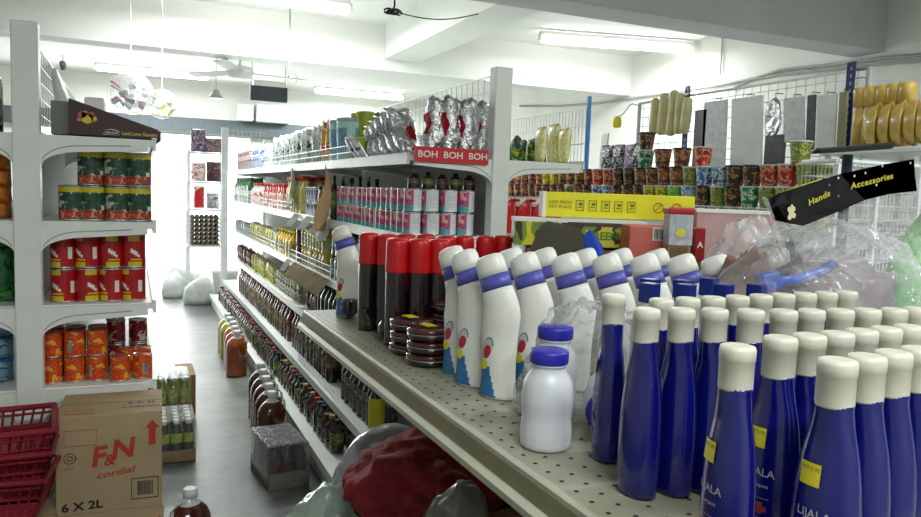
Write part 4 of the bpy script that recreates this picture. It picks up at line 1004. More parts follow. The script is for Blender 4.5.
# black cable bundle at the grey beam and cable sagging to the light
p=on_y(392,12,YB1-.012); bm=B()
pts=[]
for k in range(60):
    a=k*.9; pts.append((p.x+.022*math.cos(a)*(1+.3*math.sin(k*.37))+.0007*k-.02,YB1-.02-.006*math.sin(k*.5),p.z+.013*math.sin(a*1.07)))
tube(bm,pts,.0045,6)
tube(bm,[(p.x,YB1-.02,p.z),(p.x+.01,YB1-.02,p.z+.03),(p.x,YB1-.012,ZB+.06)],.005,6)
e=on_y(478,14,YB1-.01)
for k in range(1,12):
    f=k/11; 
pts2=[(p.x+.03,YB1-.02,p.z)]+[(p.x+.03+(e.x-p.x-.03)*f,YB1-.015,p.z+(e.z-p.z)*f-.03*math.sin(PI*f)) for f in [k/10 for k in range(1,11)]]
tube(bm,pts2,.003,6)
o=link('cable_bundle',new_mesh('cable_bundle',bm,M_black),None); tag(o,'tangled black cable bundle fixed on the grey beam','cable')
# white boxes on the far wall ledge
for i,(x0,x1) in enumerate(((257,291),(238,254))):
    a=on_y(x0,120,10.9); b=on_y(x1,120,10.9); tp=on_y(x0,103,10.9)
    t=empty('wall_cabinet','white box on the ledge of the grey header, %s'%('larger one right of the dark sign','smaller one to its left')[i],'box',((a.x+b.x)/2,10.93,hz1))
    w_=(b.x-a.x)/2; bm=B(); box(bm,-w_,0,0,w_,.2,max(.12,tp.z-hz1)); bevel_all(bm,.02,2); link('casing',new_mesh('casing',bm,M_fix),t)
    bm=B()
    for k in range(3): box(bm,-w_*.8,-.002,.02+k*.02,w_*.8,.001,.026+k*.02)
    link('vent_slots',new_mesh('vent_slots',bm,M_wall2),t)
# cctv camera on the left
p=on_y(63,66,6.2); t=empty('security_camera','small dark security camera above the left shelving','camera',p)
bm=B(); T=Matrix.Rotation(R(70),4,'X'); lathe(bm,[(.018,-.04),(.022,-.03),(.022,.04),(.012,.045)],14,T=T); link('camera_body',new_mesh('camera_body',bm,mat('cctv_grey',(90,92,94),.5)),t)
bm=B(); tube(bm,[(0,0,0),(0,.03,.08),(0,.10,.09)],.01,6); link('bracket',new_mesh('bracket',bm,M_fix),t)
# ------------------------------------------------------------------ FOREGROUND SHELF
ZD=.98
lipx=lambda y: .489-(y-.69)*.01325
t=empty('shelving_unit','low grey-beige display shelf in the foreground with perforated top','shelving',(0,0,0))
FY0,FY1=.12,2.2
def lipbox(poly,mi=0):
    bm=B(); A=[bm.verts.new((lipx(FY0)+a,FY0,z)) for a,z in poly]; C=[bm.verts.new((lipx(FY1)+a,FY1,z)) for a,z in poly]; n=len(poly)
    bm.faces.new(A); bm.faces.new(list(reversed(C)))
    for i in range(n): bm.faces.new((A[i],C[i],C[(i+1)%n],A[(i+1)%n]))
    bmesh.ops.recalc_face_normals(bm,faces=bm.faces[:]); return bm
dk=link('shelf_top',new_mesh('shelf_top',lipbox([(-.004,ZD),(1.5,ZD),(1.5,ZD-.03),(-.004,ZD-.03)]),M_deck),t)
link('top_bead',new_mesh('top_bead',lipbox([(-.002,ZD+.003),(.004,ZD+.001),(.003,ZD-.008),(-.006,ZD-.010),(-.007,ZD-.001)]),M_deckedge),dk)
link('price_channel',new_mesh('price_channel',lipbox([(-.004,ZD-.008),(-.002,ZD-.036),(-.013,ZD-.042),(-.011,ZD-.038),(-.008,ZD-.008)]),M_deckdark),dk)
link('lower_bead',new_mesh('lower_bead',lipbox([(-.008,ZD-.034),(-.014,ZD-.034),(-.022,ZD-.040),(-.020,ZD-.052),(-.010,ZD-.054),(.0,ZD-.05)]),M_deckedge),dk)
bm=B()
for r_,(off,st) in enumerate(((.020,.034),(.046,.034),(.078,.034),(.11,.068),(.14,.034))):
    y=FY0+.03+(st/2)*(r_%2)
    while y<FY1-.03:
        c=Vector((lipx(y)+off,y,ZD+.0006)); bm.faces.new([bm.verts.new(c+Vector((.0034*math.cos(k*PI/5),.0034*math.sin(k*PI/5),0))) for k in range(10)]); y+=st
ph=link('perforations',new_mesh('perforations',bm,M_hole),dk); ph['kind']='stuff'
bm=B(); box(bm,1.22,FY0,.1,1.25,FY1,ZD-.03); link('back_panel',new_mesh('back_panel',bm,M_deck),t)
for yy in (FY0,FY1-.06):
    bm=B(); box(bm,1.195,yy,0,1.275,yy+.06,ZD-.03); link('post',new_mesh('post',bm,M_deck),t)
bm=B(); box(bm,.72,FY0,.22,1.22,FY1,.25); bs=link('base_shelf',new_mesh('base_shelf',bm,M_deck),t)
bm=B(); box(bm,.74,FY0,0,.76,FY1,.22); link('kick_plate',new_mesh('kick_plate',bm,M_deck),t)
for yy in (.3,1.1,1.9):
    bm=B(); prism(bm,[(1.2,ZD-.03),(.53,ZD-.03),(.53,ZD-.05),(1.2,ZD-.2)],yy,yy+.02); link('bracket',new_mesh('bracket',bm,M_deck),dk)
# shampoo bottles
ZT=ZD+.0005
def shp(px,py,X=None,key='shampoo_plain',lab='',rz=0,Y=None,grp='shampoo bottles'):
    p=on_z(px,py,ZD+.232) if X is None else on_x(px,py,X)
    place(key,(p.x,Y if Y is not None else p.y,ZT),rz,lab,grp)
    return p
shp(737,360,.521,'shampoo','nearest blue shampoo bottle standing alone at the shelf edge with a yellow sticker',rz=R(-8))
shp(614,297,None,'shampoo','blue shampoo bottle furthest to the left, beside the white powder bottle',rz=R(-22))
FR=[(647,305.5),(682,305.5),(709,306),(744,307),(775,307.5),(801,307),(828,307),(857,306.5),(887,306),(913,305)]
lastX=0
for i,(x,y) in enumerate(FR):
    p=on_z(x,y+3,ZD+.2355); X=max(p.x,lastX+.0435) if i else p.x; lastX=X
    shp(x,y,X,'shampoo_blank','blue shampoo bottle with cream cap in the middle row, %s from the left end'%ORD[i],rz=R(random.uniform(-5,5)),Y=min(p.y,on_x(x,y,X).y))
for i,(x,y) in enumerate([(641,298),(677,299),(714,300),(741,300),(769,299),(796,298),(814,298),(834,298),(857,297)]):
    X=.655+.047*i; shp(x,y,X,'shampoo_plain','blue shampoo bottle in the back row showing only the top of its cap',rz=R(random.uniform(-5,5)),Y=.80+.002*i,grp='back row shampoo bottles')
for i,(x,y) in enumerate([(780,346),(809,346),(837,345),(861,344),(885,343),(908,342)]):
    X=.600+.0430*i; q=on_x(x,y,X)
    shp(x,y,X,'shampoo' if i<2 else 'shampoo_plain','blue shampoo bottle of the second near row, %s from the left'%ORD[i],rz=R(12),Y=max(q.y,.535))
for i,(x,y) in enumerate([(838,360),(867,359),(893,358),(918,356),(942,356)]):
    X=.566+.0430*i; q=on_x(x,y,X)
    shp(x,y,X,'shampoo' ,'blue shampoo bottle of the nearest row at the lower right, %s from the left'%ORD[i],rz=R(10),Y=q.y)
# blue square capped bottles behind
bm=B(); loft(bm,[(0,0,0,.026,.018),(0,0,.005,.03,.02),(0,0,.17,.03,.02),(0,0,.195,.018,.014),(0,0,.205,.011,.011),(0,0,.212,.011,.011)],20,power=3); sqb=new_mesh('bottle_body',bm,mat('pale_plastic',(196,196,200),.3))
bm=B(); box(bm,-.0125,-.0125,.208,.0125,.0125,.238); bevel_all(bm,.0015,2); sqc=new_mesh('cap',bm,mat('cap_navy',(22,40,120),.3))
product('square_cap','lotion_bottle','bottle',[('bottle_body',sqb,None),('cap',sqc,None)])
for i,(x,y) in enumerate([(650,285),(662,283),(686,286),(696,284),(722,282),(724,286),(757,286)]):
    p=on_z(x,y-1,ZD+.237); place('square_cap',(p.x+.0,p.y+(.03 if i in(1,3,4) else 0),ZT),R(20),'pale bottle with dark blue square cap behind the shampoo, %s from the left'%ORD[i],'square cap bottles')
# toilet cleaners
hx=.60
for i,(x,y,lab) in enumerate([(.602,1.352,'rear one of the three at the left end'),(.597,1.272,'middle one of the three at the left end'),(.606,1.180,'front one of the three at the left end'),
    (.690,1.205,'fourth from the left in the front row'),(.772,1.19,'fifth from the left in the front row'),(.858,1.18,'sixth from the left in the front row'),(.945,1.175,'seventh from the left in the front row'),(1.030,1.165,'eighth from the left in the front row'),(1.105,1.15,'at the right end of the front row'),
    (.715,1.31,'in the second row behind the fourth'),(.795,1.315,'in the second row behind the fifth'),(.885,1.30,'in the second row behind the sixth'),(.975,1.30,'in the second row behind the seventh'),(1.065,1.29,'in the second row behind the eighth')]):
    place('cleaner',(x,y,ZT),R(-60)+random.uniform(-.06,.06),'white toilet cleaner bottle with bent neck, '+lab,'toilet cleaner bottles')
p=on_z(352,312,ZD); place('cleaner',(.565,2.075,ZT),R(-50),'lone white bent neck cleaner bottle left of the red capped cans','toilet cleaner bottles')
# powder bottles
p=on_z(545,446,ZD); place('powder',(p.x,p.y,ZT),.3,'white powder bottle with blue cap standing alone in the foreground','powder bottles',sc=(.97,.97,.94))
place('powder',(.640,1.045,ZT),0,'white powder bottle wrapped in clear film behind the single one','powder bottles')
link('lettering',text_mesh('lettering','@',.03,M_redprint,offset=.02,fn=lambda x,y,z:Vector((x*.0-.0402+(x*x)*9,-x,.075+y)) ),bpy.context.scene.objects['powder_bottle.001'])
place('powder',(.755,1.045,ZT+.0385+.0),0,'white powder bottle lying in the clear film with its blue cap facing out','powder bottles',rot=(R(90),0,R(-38)))

# red capped spray cans
for i,(px,X,Y) in enumerate([(368,.565,1.86),(386,.60,1.80),(396,.572,1.66),(418,.622,1.63),(438,.672,1.61),(404,.655,1.80),(424,.71,1.79),(444,.74,1.74),(462,.80,1.76),(483,.86,1.75),(500,.92,1.74)]):
    q=on_x(px,300,X)
    place('spray_can',(X,q.y,ZT),random.uniform(-.3,.3)+2.6,'black spray can with red cap, '+['first from the left','second from the left','front one with a print at its left','front one, second of three','front one, third of three','rear one behind the front pair','rear one above the tubs','rear one behind the third front can','right of the white film edge','second from the right','last at the right'][i],'red capped spray cans')
# dark tubs in stacks
def stack(px,py,n,nm,X=None):
    p=on_z(px,py,ZD) if X is None else on_x(px,py,X)
    for k in range(n):
        place('polish_tub_sticker' if k==n-1 else 'polish_tub',(p.x+.002*math.sin(k*3),p.y+.002*math.cos(k*2),ZT+k*.0277),k*.7+.3,sc=(1.1,1.1,.86),label='dark maroon round tub in the %s stack, %s from the bottom'%(nm,ORD[k]),group='dark round tubs')
stack(429,364,3,'nearest'); 
a=on_z(408,349,ZD); stack(411,353,3,'left'); 
stack(436,338,4,'rear'); stack(450,346,4,'right')
M_blackfoil=mat('black_foil',(26,26,30),.12,.2,bump=.5,bscale=40,coat=.6)
for i,(px,py,w) in enumerate(((347,319,.10),(366,331,.09),(384,343,.07))):
    p=on_z(px,py,ZD); bm=B(); pillow(bm,w,.06,.05,12,10,30+i,.014,None,30)
    o=link('foil_bundle',new_mesh('foil_bundle',bm,M_blackfoil),None,(p.x+.028,p.y+.02,ZT+.003),(R(-20),0,R(60))); tag(o,'glossy black crumpled wrapper at the shelf edge, %s from the corner'%ORD[i],'wrapper','black wrappers')
# ------------------------------------------------------------------ BOXES BEHIND THE CLEANERS
BZ=R(-24)
def pbox(name,lab,px0,px1,py0,py1,d,depth,m,side=None,rz=BZ,bev=.002,ptop=None):
    """a carton whose front face spans the given measured corners at distance d"""
    def at(x,y): r=ray(x,y); return CC+r*d
    bl=at(px0,py1); br=at(px1,py1); tl=at(px0,py0)
    rzz=math.atan2(br.y-bl.y,br.x-bl.x); W=math.hypot(br.x-bl.x,br.y-bl.y); h=tl.z-bl.z
    o=empty(name,lab,'box',(bl.x,bl.y,(bl.z+br.z)/2),rzz)
    bm=B(); box(bm,0,0,0,W,depth,h); bevel_all(bm,bev,2); link('carton_body',new_mesh('carton_body',bm,m),o)
    return o,W,h
M_ybox=mat('box_yellow',(226,218,34),.45,noise_amt=.03); M_ink=mat('ink_olive',(110,110,20),.6)
o,W,h=pbox('long_box','long bright yellow box with small pictograms, behind the white cleaner bottles',543,694,194,219,2.0,.09,M_ybox)
bm=B(); box(bm,-.003,-.001,-.001,.006,.091,h+.001); link('white_end',new_mesh('white_end',bm,M_paper),o)
yl=o; s1=o.location.copy()
for k in range(5):
    x=W*(.24+.085*k); bm=B()
    for q in ((x-.011,h*.28,x+.011,h*.30),(x-.011,h*.68,x+.011,h*.70),(x-.011,h*.28,x-.0095,h*.7),(x+.0095,h*.28,x+.011,h*.7),(x-.006,h*.4,x+.006,h*.44),(x-.003,h*.5,x+.007,h*.6)): box(bm,q[0],-.0015,q[1],q[2],-.0003,q[3])
    link('pictogram',new_mesh('pictogram',bm,M_ink),o)
for k in range(2):
    x=W*(.76+.12*k); bm=B(); tube(bm,[(x+.013*math.cos(a*PI/8),-.001,h*.5+.013*math.sin(a*PI/8)) for a in range(17)],.001,4); tube(bm,[(x-.009,-.001,h*.5-.009),(x+.009,-.001,h*.5+.009)],.001,4)
    link('warning_ring',new_mesh('warning_ring',bm,mat('ink_red',(190,60,30),.6)),o)
link('lettering',text_mesh('lettering','KEEP FRESH\nDRY PLACE',.012,M_ink,fn=lambda x,y,z:Vector((W*.11+x,-.0012-z,h*.5+y))),o)
M_box2=print_mat('box_print_mixed',[(216,206,40),(120,150,50),(60,50,40),(206,200,60)],14,.5)
o,W,h=pbox('long_box','yellow and green printed box under the bright yellow one',514,645,220,247,1.93,.12,M_box2)
bm=B(); box(bm,-.002,-.001,h-.008,W+.002,.121,h+.001); link('white_edge',new_mesh('white_edge',bm,M_paper),o)
link('lettering',text_mesh('lettering','GREEN 88',.028,mat('ink_green',(70,130,40),.6),offset=.03,fn=lambda x,y,z:Vector((W*.72+x,-.0012-z,h*.42+y))),o)
bm=B(); box(bm,W*.4,-.0012,h*.78,W*.98,-.0004,h*.92); link('dark_band',new_mesh('dark_band',bm,mat('band_brown',(80,50,50),.5)),o)
def supp(lab,x,y,z1,w,d,rz):
    o=empty('carton',lab,'carton',(x,y,ZT),rz); bm=B(); box(bm,-w/2,-d/2,0,w/2,d/2,z1-ZT-.001); bevel_all(bm,.003,2); link('carton_body',new_mesh('carton_body',bm,M_card2),o)
    bm=B(); box(bm,-w/2-.0008,-.025,.02,w/2+.0008,.025,z1-ZT-.0004); link('tape',new_mesh('tape',bm,mat('tape_tan',(170,140,90),.3)),o)
c=Vector((W*.6,.075,0)); c.rotate(Euler((0,0,o.rotation_euler.z))); supp('brown carton holding up the printed boxes behind the cleaner bottles',o.location.x+c.x,o.location.y+c.y,min(o.location.z,1.215),.34,.12,o.rotation_euler.z)
M_rbox=mat('box_salmon',(206,104,92),.5,noise_amt=.12); M_pinkbox=mat('box_mauve',(196,160,160),.6,noise_amt=.1)
o,W,h=pbox('small_box','salmon red box with a bar code panel, right of the printed box',628,672,226,262,1.80,.10,M_rbox,bev=.003)
bm=B(); box(bm,W*.52,-.0012,h*.6,W*.94,-.0004,h*.97)
link('code_panel',new_mesh('code_panel',bm,M_paper),o)
bm=B(); x=W*.56
while x<W*.9: wd=random.choice((.001,.002)); box(bm,x,-.0020,h*.64,x+wd,-.0012,h*.93); x+=wd+.0016
link('bar_code',new_mesh('bar_code',bm,M_blackprint),o)
c=Vector((W*.5,.05,0)); c.rotate(Euler((0,0,o.rotation_euler.z))); supp('brown carton beneath the salmon box',o.location.x+c.x,o.location.y+c.y,o.location.z,.10,.09,o.rotation_euler.z)
o,W,h=pbox('small_box','upright white box with red lid and round yellow sticker',668,692,214,246,1.72,.05,mat('box_palegrey',(190,190,196),.5,noise_amt=.15,nscale=60))
bm=B(); box(bm,-.003,-.003,h-.001,W+.003,.053,h+.015); bevel_all(bm,.004,2); link('lid',new_mesh('lid',bm,mat('lid_crimson',(176,36,40),.4)),o)
bm=B(); box(bm,W*.25,-.0015,h*.25,W*.75,-.0003,h*.9); link('window_panel',new_mesh('window_panel',bm,mat('panel_blue',(170,180,196),.4)),o)
bm=B(); bm.faces.new([bm.verts.new((W*.5+.011*math.cos(a*PI/8),-.002,h*.42+.010*math.sin(a*PI/8))) for a in range(16)]); link('sticker',new_mesh('sticker',bm,M_yellow),o)
c=Vector((W*.5,.03,0)); c.rotate(Euler((0,0,o.rotation_euler.z))); supp('narrow carton beneath the upright red-lidded box',o.location.x+c.x,o.location.y+c.y,o.location.z,.05,.05,o.rotation_euler.z)
o,W,h=pbox('small_box','small dark red box with white mark beside the red-lidded box',694,704,228,262,1.75,.06,mat('box_crimson',(150,20,34),.4))
link('lettering',text_mesh('lettering','A',.02,M_white,offset=.02,fn=lambda x,y,z:Vector((W*.5+x,-.0012-z,h*.5+y))),o)
c=Vector((W*.5,.03,0)); c.rotate(Euler((0,0,o.rotation_euler.z))); supp('narrow carton beneath the small dark red box',o.location.x+c.x,o.location.y+c.y,o.location.z,.03,.05,o.rotation_euler.z)
o,W,h=pbox('open_box','mauve cardboard box with white top edge behind the clear bag',694,775,211,262,1.82,.16,M_pinkbox)
bm=B(); box(bm,-.002,-.002,h-.006,W+.002,.162,h+.002); link('white_edge',new_mesh('white_edge',bm,M_paper),o)
c=Vector((W*.5,.08,0)); c.rotate(Euler((0,0,o.rotation_euler.z))); supp('brown carton beneath the mauve box',o.location.x+c.x,o.location.y+c.y,o.location.z,W*.9,.14,o.rotation_euler.z)
# olive flap with blue corner
def at(x,y,d): return CC+ray(x,y)*d
t=empty('opened_box','opened dark olive box with a blue corner flap behind the cleaner bottles','box',(0,0,0))
def polyplate(pts,m,nm,th=.002,par=None):
    bm=B(); f=bm.faces.new([bm.verts.new(p) for p in pts]); bmesh.ops.solidify(bm,geom=[f],thickness=th); bmesh.ops.recalc_face_normals(bm,faces=bm.faces[:]); return link(nm,new_mesh(nm,bm,m),par)
d=1.62
polyplate([at(524,262,d),at(540,226,d),at(548,221,d),at(581,228,d),at(588,262,d)],mat('flap_olive',(96,92,80),.6),'front_panel',par=t)
polyplate([at(576,262,d+.01),at(580,240,d+.01),at(590,229,d),at(603,246,d),at(603,262,d)],mat('flap_blue',(24,70,190),.5),'corner_flap',par=t)
polyplate([at(524,262,d),at(588,262,d),at(588,262,d)+Vector((0,0,-.21)),at(524,262,d)+Vector((0,0,-.21))],MATS['flap_olive'],'lower_panel',par=t)
polyplate([at(540,226,d),at(548,221,d),at(548,221,d+.1),at(532,227,d+.1)],MATS['flap_olive'],'top_flap',par=t)
# ------------------------------------------------------------------ PLASTIC BAGS AND BRUSHES at the right
FILM=True
def blob(name,lab,c,r,m,cat,seed=0,amt=.25,freq=3,fine=.0,sub=4,flat=0,rz=0,parent=None):
    bm=B(); bmesh.ops.create_icosphere(bm,subdivisions=sub,radius=1)
    for v in bm.verts:
        n=noise.noise(v.co*freq+Vector((seed*5,seed,0))); n2=noise.noise(v.co*freq*4+Vector((seed,0,seed*3)))
        rid=1-abs(noise.noise(v.co*freq*1.7+Vector((0,seed*2,seed))))*2
        v.co*=1+amt*n+fine*n2+fine*.8*rid
        v.co.z=max(v.co.z,flat-.0) if v.co.z<flat else v.co.z
        v.co=Vector((v.co.x*r[0],v.co.y*r[1],v.co.z*r[2]))
    for f in bm.faces: f.smooth=True
    z0=min(v.co.z for v in bm.verts)
    for v in bm.verts: v.co.z-=z0
    o=link(name,new_mesh(name,bm,m),parent,c,(0,0,rz))
    if lab: tag(o,lab,cat)
    return o
blob('clear_bag','large clear plastic bag bulging behind the shampoo bottles',(1.27,1.04,ZT),(.31,.19,.33),M_clear2,'plastic bag',3,.12,2,.06,5)
blob('clear_bag','clear plastic bag draped between the large bag and the cleaners',(1.28,1.27,ZT),(.17,.07,.31),M_clear2,'plastic bag',6,.12,3,.07,5)
blob('cloth_bundle','grey cloth bundle inside the large clear bag',(1.28,1.06,ZT),(.20,.11,.27),mat('cloth_greyish',(128,112,118),.8,noise_amt=.2),'cloth',8,.2,2,.1)
blob('cloth_bundle','dull brown bundle inside the clear bag at its left',(1.11,1.10,ZT),(.09,.07,.25),mat('cloth_brown',(150,108,96),.8,noise_amt=.2),'cloth',9,.2,2,.1)
blob('foil_pack','navy blue glossy pack in the right part of the clear bag',(1.30,.80,ZT),(.15,.06,.225),mat('pack_navy',(50,84,150),.3,noise_amt=.3,nscale=20),'packet',10,.2,2,.1)
blob('green_pack','light green packaged sponges at the right edge behind the clear bag',(1.56,1.02,ZT),(.16,.08,.36),mat('pack_leaf',(120,196,110),.4,noise_amt=.3,nscale=16),'packet',11,.15,2,.05)
blob('clear_bag','crinkled clear plastic wrapping round the two rear powder bottles',(.715,1.045,ZT+.002),(.12,.065,.19),M_clear,'plastic film',31,.1,2.5,.09,5,rz=R(-15))
# blue brush
t=empty('scrub_brush','bright blue brush lying inside the large clear bag','brush',at(805,276,1.40),0,None,rot=(0,R(-14),R(-24)))
bm=B(); loft(bm,[(-.07,0,0,.001,.001),(-.068,0,0,.012,.012)],6) if False else tube(bm,[(-.05,0,0),(-.02,0,-.004),(.02,0,0),(.06,0,.012)],.010,10); link('handle',new_mesh('handle',bm,mat('brush_blue',(28,90,220),.3)),t)
bm=B(); box(bm,-.085,-.018,-.012,-.05,.018,.022); bevel_all(bm,.004,2); link('brush_head',new_mesh('brush_head',bm,MATS['brush_blue']),t)

# header card
CY=.93
pts=[(766,200),(782,192),(840,174),(880,165),(914,159),(915,175),(917,191),(890,194),(865,200),(835,213),(803,226),(773,220)]
t=empty('header_card','black header card with yellow lettering on top of the clear bag','sign',(0,0,0))
P=[on_y(x,y,CY) for x,y in pts]
polyplate(P,mat('card_black',(22,20,26),.4,noise_amt=.1),'card',.0015,t)
a0=on_y(804,204,CY); a1=on_y(830,194,CY)
def slant(c,ang,s=1): 
    ca,sa=math.cos(ang),math.sin(ang)
    return lambda x,y,z:Vector((c.x+x*ca-y*sa*.6,CY-.003-z,c.z+x*sa+y*ca))
sc1=.001
c1=on_y(818,198,CY); c2=on_y(871,181,CY)
w1=(on_y(833,194,CY)-on_y(803,204,CY)).length
m1=mat('letter_yellow',(190,184,66),.5)
ang1=math.atan2((on_y(831,193,CY)-on_y(804,206,CY)).z,(on_y(831,193,CY)-on_y(804,206,CY)).x)
ang2=math.atan2((on_y(898,172,CY)-on_y(843,186,CY)).z,(on_y(898,172,CY)-on_y(843,186,CY)).x)
link('lettering',text_mesh('lettering','Hands',.0155,m1,offset=.03,fn=slant(c1,ang1),xs=1.25,spacing=1.1),t)
link('lettering',text_mesh('lettering','Accessories',.0155,m1,offset=.03,fn=slant(c2,ang2),xs=1.3,spacing=1.12),t)
bm=B(); c=on_y(790,213,CY)
for (dx,dz,r_) in ((0,0,.006),(.004,.007,.005),(-.005,.006,.005),(.006,-.004,.005),(-.003,-.007,.005),(.0,.012,.003)): bm.faces.new([bm.verts.new((c.x+dx+r_*math.cos(k),CY-.003-.0002*dx,c.z+dz+r_*math.sin(k))) for k in [j*PI/4 for j in range(8)]])
link('figure_mark',new_mesh('figure_mark',bm,mat('mark_pale',(220,214,170),.5)),t)
for (x,y,mm) in ((837,178,M_white),(853,176,M_white),(864,173,M_white),(881,166,M_white),(909,163,M_white),(828,185,mat('dot_blue',(110,120,190),.4)),(837,196,MATS['dot_blue']),(875,185,M_white)):
    c=on_y(x,y,CY); bm=B(); bm.faces.new([bm.verts.new((c.x+.0022*math.cos(k),CY-.003,c.z+.0022*math.sin(k))) for k in [j*PI/4 for j in range(8)]]); link('printed_dot',new_mesh('printed_dot',bm,mm),t)
polyplate([on_y(x,y,CY+.012) for x,y in ((781,192),(822,178),(822,186),(800,200),(781,204))],mat('card_lime',(206,214,30),.5),'yellow_card',.0015,t)
polyplate([on_y(x,y,CY-.004) for x,y in ((762,196),(768,199),(786,250),(782,252))],M_clear2,'film_edge',.001,t)
polyplate([on_y(x,y,CY+.008) for x,y in ((914,156),(919,156),(930,260),(900,262),(803,262),(786,226),(803,226),(865,200),(917,191))],M_clear,'film_bag',.001,t)
# squeegee
SY=1.22
a=on_y(816,152,SY); b=on_y(889,147,SY); hm=on_y(848,153,SY); L_=(b-a).length
t=empty('squeegee','black squeegee standing with its blade up behind the header card','squeegee',(hm.x,SY,ZT),0,None)
bm=B(); a2=a-Vector((hm.x,SY,ZT)); b2=b-Vector((hm.x,SY,ZT))
prism(bm,[(a2.x,a2.z-.004),(b2.x-.012,b2.z-.006),(b2.x,b2.z-.002),(b2.x,b2.z+.008),(a2.x+.01,a2.z+.006),(a2.x,a2.z+.002)],-.012,.012); link('blade',new_mesh('blade',bm,M_black),t)
bm=B(); prism(bm,[(a2.x+.004,a2.z+.005),(b2.x-.004,b2.z+.008),(b2.x-.004,b2.z+.0105),(a2.x+.004,a2.z+.0085)],-.006,.006); link('rubber_edge',new_mesh('rubber_edge',bm,mat('rubber_grey',(60,60,64),.5)),t)
bm=B(); tube(bm,[(0,0,0),(0,0,hm.z-ZT-.05),(0,0,hm.z-ZT-.004)],.0115,12); link('handle',new_mesh('handle',bm,mat('handle_navy',(30,34,60),.4)),t)
# white wire basket behind it
WY=1.50
a=on_y(838,161,WY); b=on_y(940,157,WY)
t=empty('wire_basket','white wire basket with a thick rim behind the squeegee','basket',(a.x,WY,ZT))
W=b.x-a.x; h=a.z-ZT
bm=B()
for (p,q) in (((0,0,h),(W,0,h)),((W,0,h),(W,.12,h)),((W,.12,h),(0,.12,h)),((0,.12,h),(0,0,h))): tube(bm,[p,q],.007,6)
link('rim',new_mesh('rim',bm,M_wire),t)
bm=B()
for i in range(int(W/.016)+1):
    for yy in (0,.12): tube(bm,[(i*.016,yy,0),(i*.016,yy,h)],.0016,4)
for k in range(12):
    z_=h*k/12; tube(bm,[(0,0,z_),(W,0,z_),(W,.12,z_),(0,.12,z_),(0,0,z_)],.0018,4)
link('wire_mesh',new_mesh('wire_mesh',bm,M_wire),t)
for i,xx in enumerate((0,W*.38,W*.80)):
    bm=B(); box(bm,xx-.006,-.008,0,xx+.006,.008,h+(.012 if i==2 else -.008)); link('upright',new_mesh('upright',bm,M_wire),t)
# ------------------------------------------------------------------ THIRD UNIT : noodle cups and grid
gondola('white shelving unit at right carrying the noodle cups',2.75,1.1,6.3,[1.24,.92,.6,.12],[1.24,.92,.6,.12],[.40]*4,[.38]*4,top=1.30)
NX=2.40
seq=['cup_dark','cup_brown','cup_brown','cup_olive','cup_red','cup_yellow','cup_dark','cup_lime','cup_blue','cup_dark','cup_olive','cup_red','cup_green','cup_olive','cup_green','cup_lime']
rowk=[['cup_yellow','cup_dark','cup_green','cup_olive','cup_green','cup_olive','cup_olive','cup_olive'],
      None,None,None]
def cup_at(y,l,c):
    # colour blocks as they stand on the shelf
    if l==3: return ['cup_red','cup_brown','cup_brown'][c%3]
    T=[[(2.35,'cup_olive'),(2.6,'cup_green'),(2.75,'cup_blue'),(2.85,'cup_lime'),(2.95,'cup_dark'),(3.1,'cup_yellow'),(3.3,'cup_dark'),(3.45,'cup_blue'),(3.6,'cup_yellow'),(3.75,'cup_red'),(9,'cup_dark')],
       [(2.2,'cup_red'),(2.35,'cup_olive'),(2.6,'cup_green'),(2.75,'cup_blue'),(2.85,'cup_blue'),(2.95,'cup_lime'),(3.1,'cup_yellow'),(3.4,'cup_dark'),(3.6,'cup_blue'),(9,'cup_brown')],
       [(2.15,'cup_olive'),(2.35,'cup_red'),(2.55,'cup_dark'),(2.7,'cup_blue'),(2.85,'cup_olive'),(3.1,'cup_brown'),(3.4,'cup_dark'),(3.7,'cup_red'),(9,'cup_brown')]][l]
    for lim,k in T:
        if y<lim: return k if random.random()<.75 else random.choice(['cup_dark','cup_brown','cup_red','cup_olive','cup_yellow'])
LN=['bottom layer','second layer','third layer','top layer']
kn={'cup_dark':'dark','cup_brown':'brown','cup_red':'red','cup_yellow':'yellow','cup_lime':'lime green','cup_green':'dark green','cup_blue':'blue','cup_olive':'olive green'}
n=int((5.2-2.0)/.094)
cnt={}
for l in range(3):
    for i in range(n):
        y=2.02+i*.094; k=cup_at(y,l,i)
        place(k,(NX+random.uniform(-.004,.004),y,1.2405+l*.0895),random.uniform(0,6),'%s instant noodle cup in the %s, %s from the near end'%(kn[k],LN[l],ORD[i]),'noodle cups')
for i,px in enumerate((703,682,663)):
    y=on_x(px,155,NX).y; place(cup_at(y,3,i),(NX,y,1.2405+3*.0895),i,'noodle cup in the top layer, %s from the right'%ORD[i],'top layer noodle cups')
y=on_x(646,150,NX).y; place('cup_green',(NX,y,1.2405+3*.0895),0,'green noodle cup in the top layer under the dark one','top layer noodle cups'); place('cup_dark',(NX,y,1.2405+4*.0895),0,'dark noodle cup standing highest of all','top layer noodle cups')
y=on_x(801,150,NX).y
place('cup_olive',(NX,y,1.2405+3*.0895),1,'olive green noodle cup alone in the top layer near the wire basket','top layer noodle cups')
# lower small goods visible under the cups
run(['cup_lime','cup_green','cup_red','cup_dark'],.9205,2.02,4.0,.096,1,.1,'instant noodle cup on the shelf below the stacked cups','lower shelf noodle cups',x0=2.40)
# yellow big pack at left end
y=on_x(597,170,2.37).y
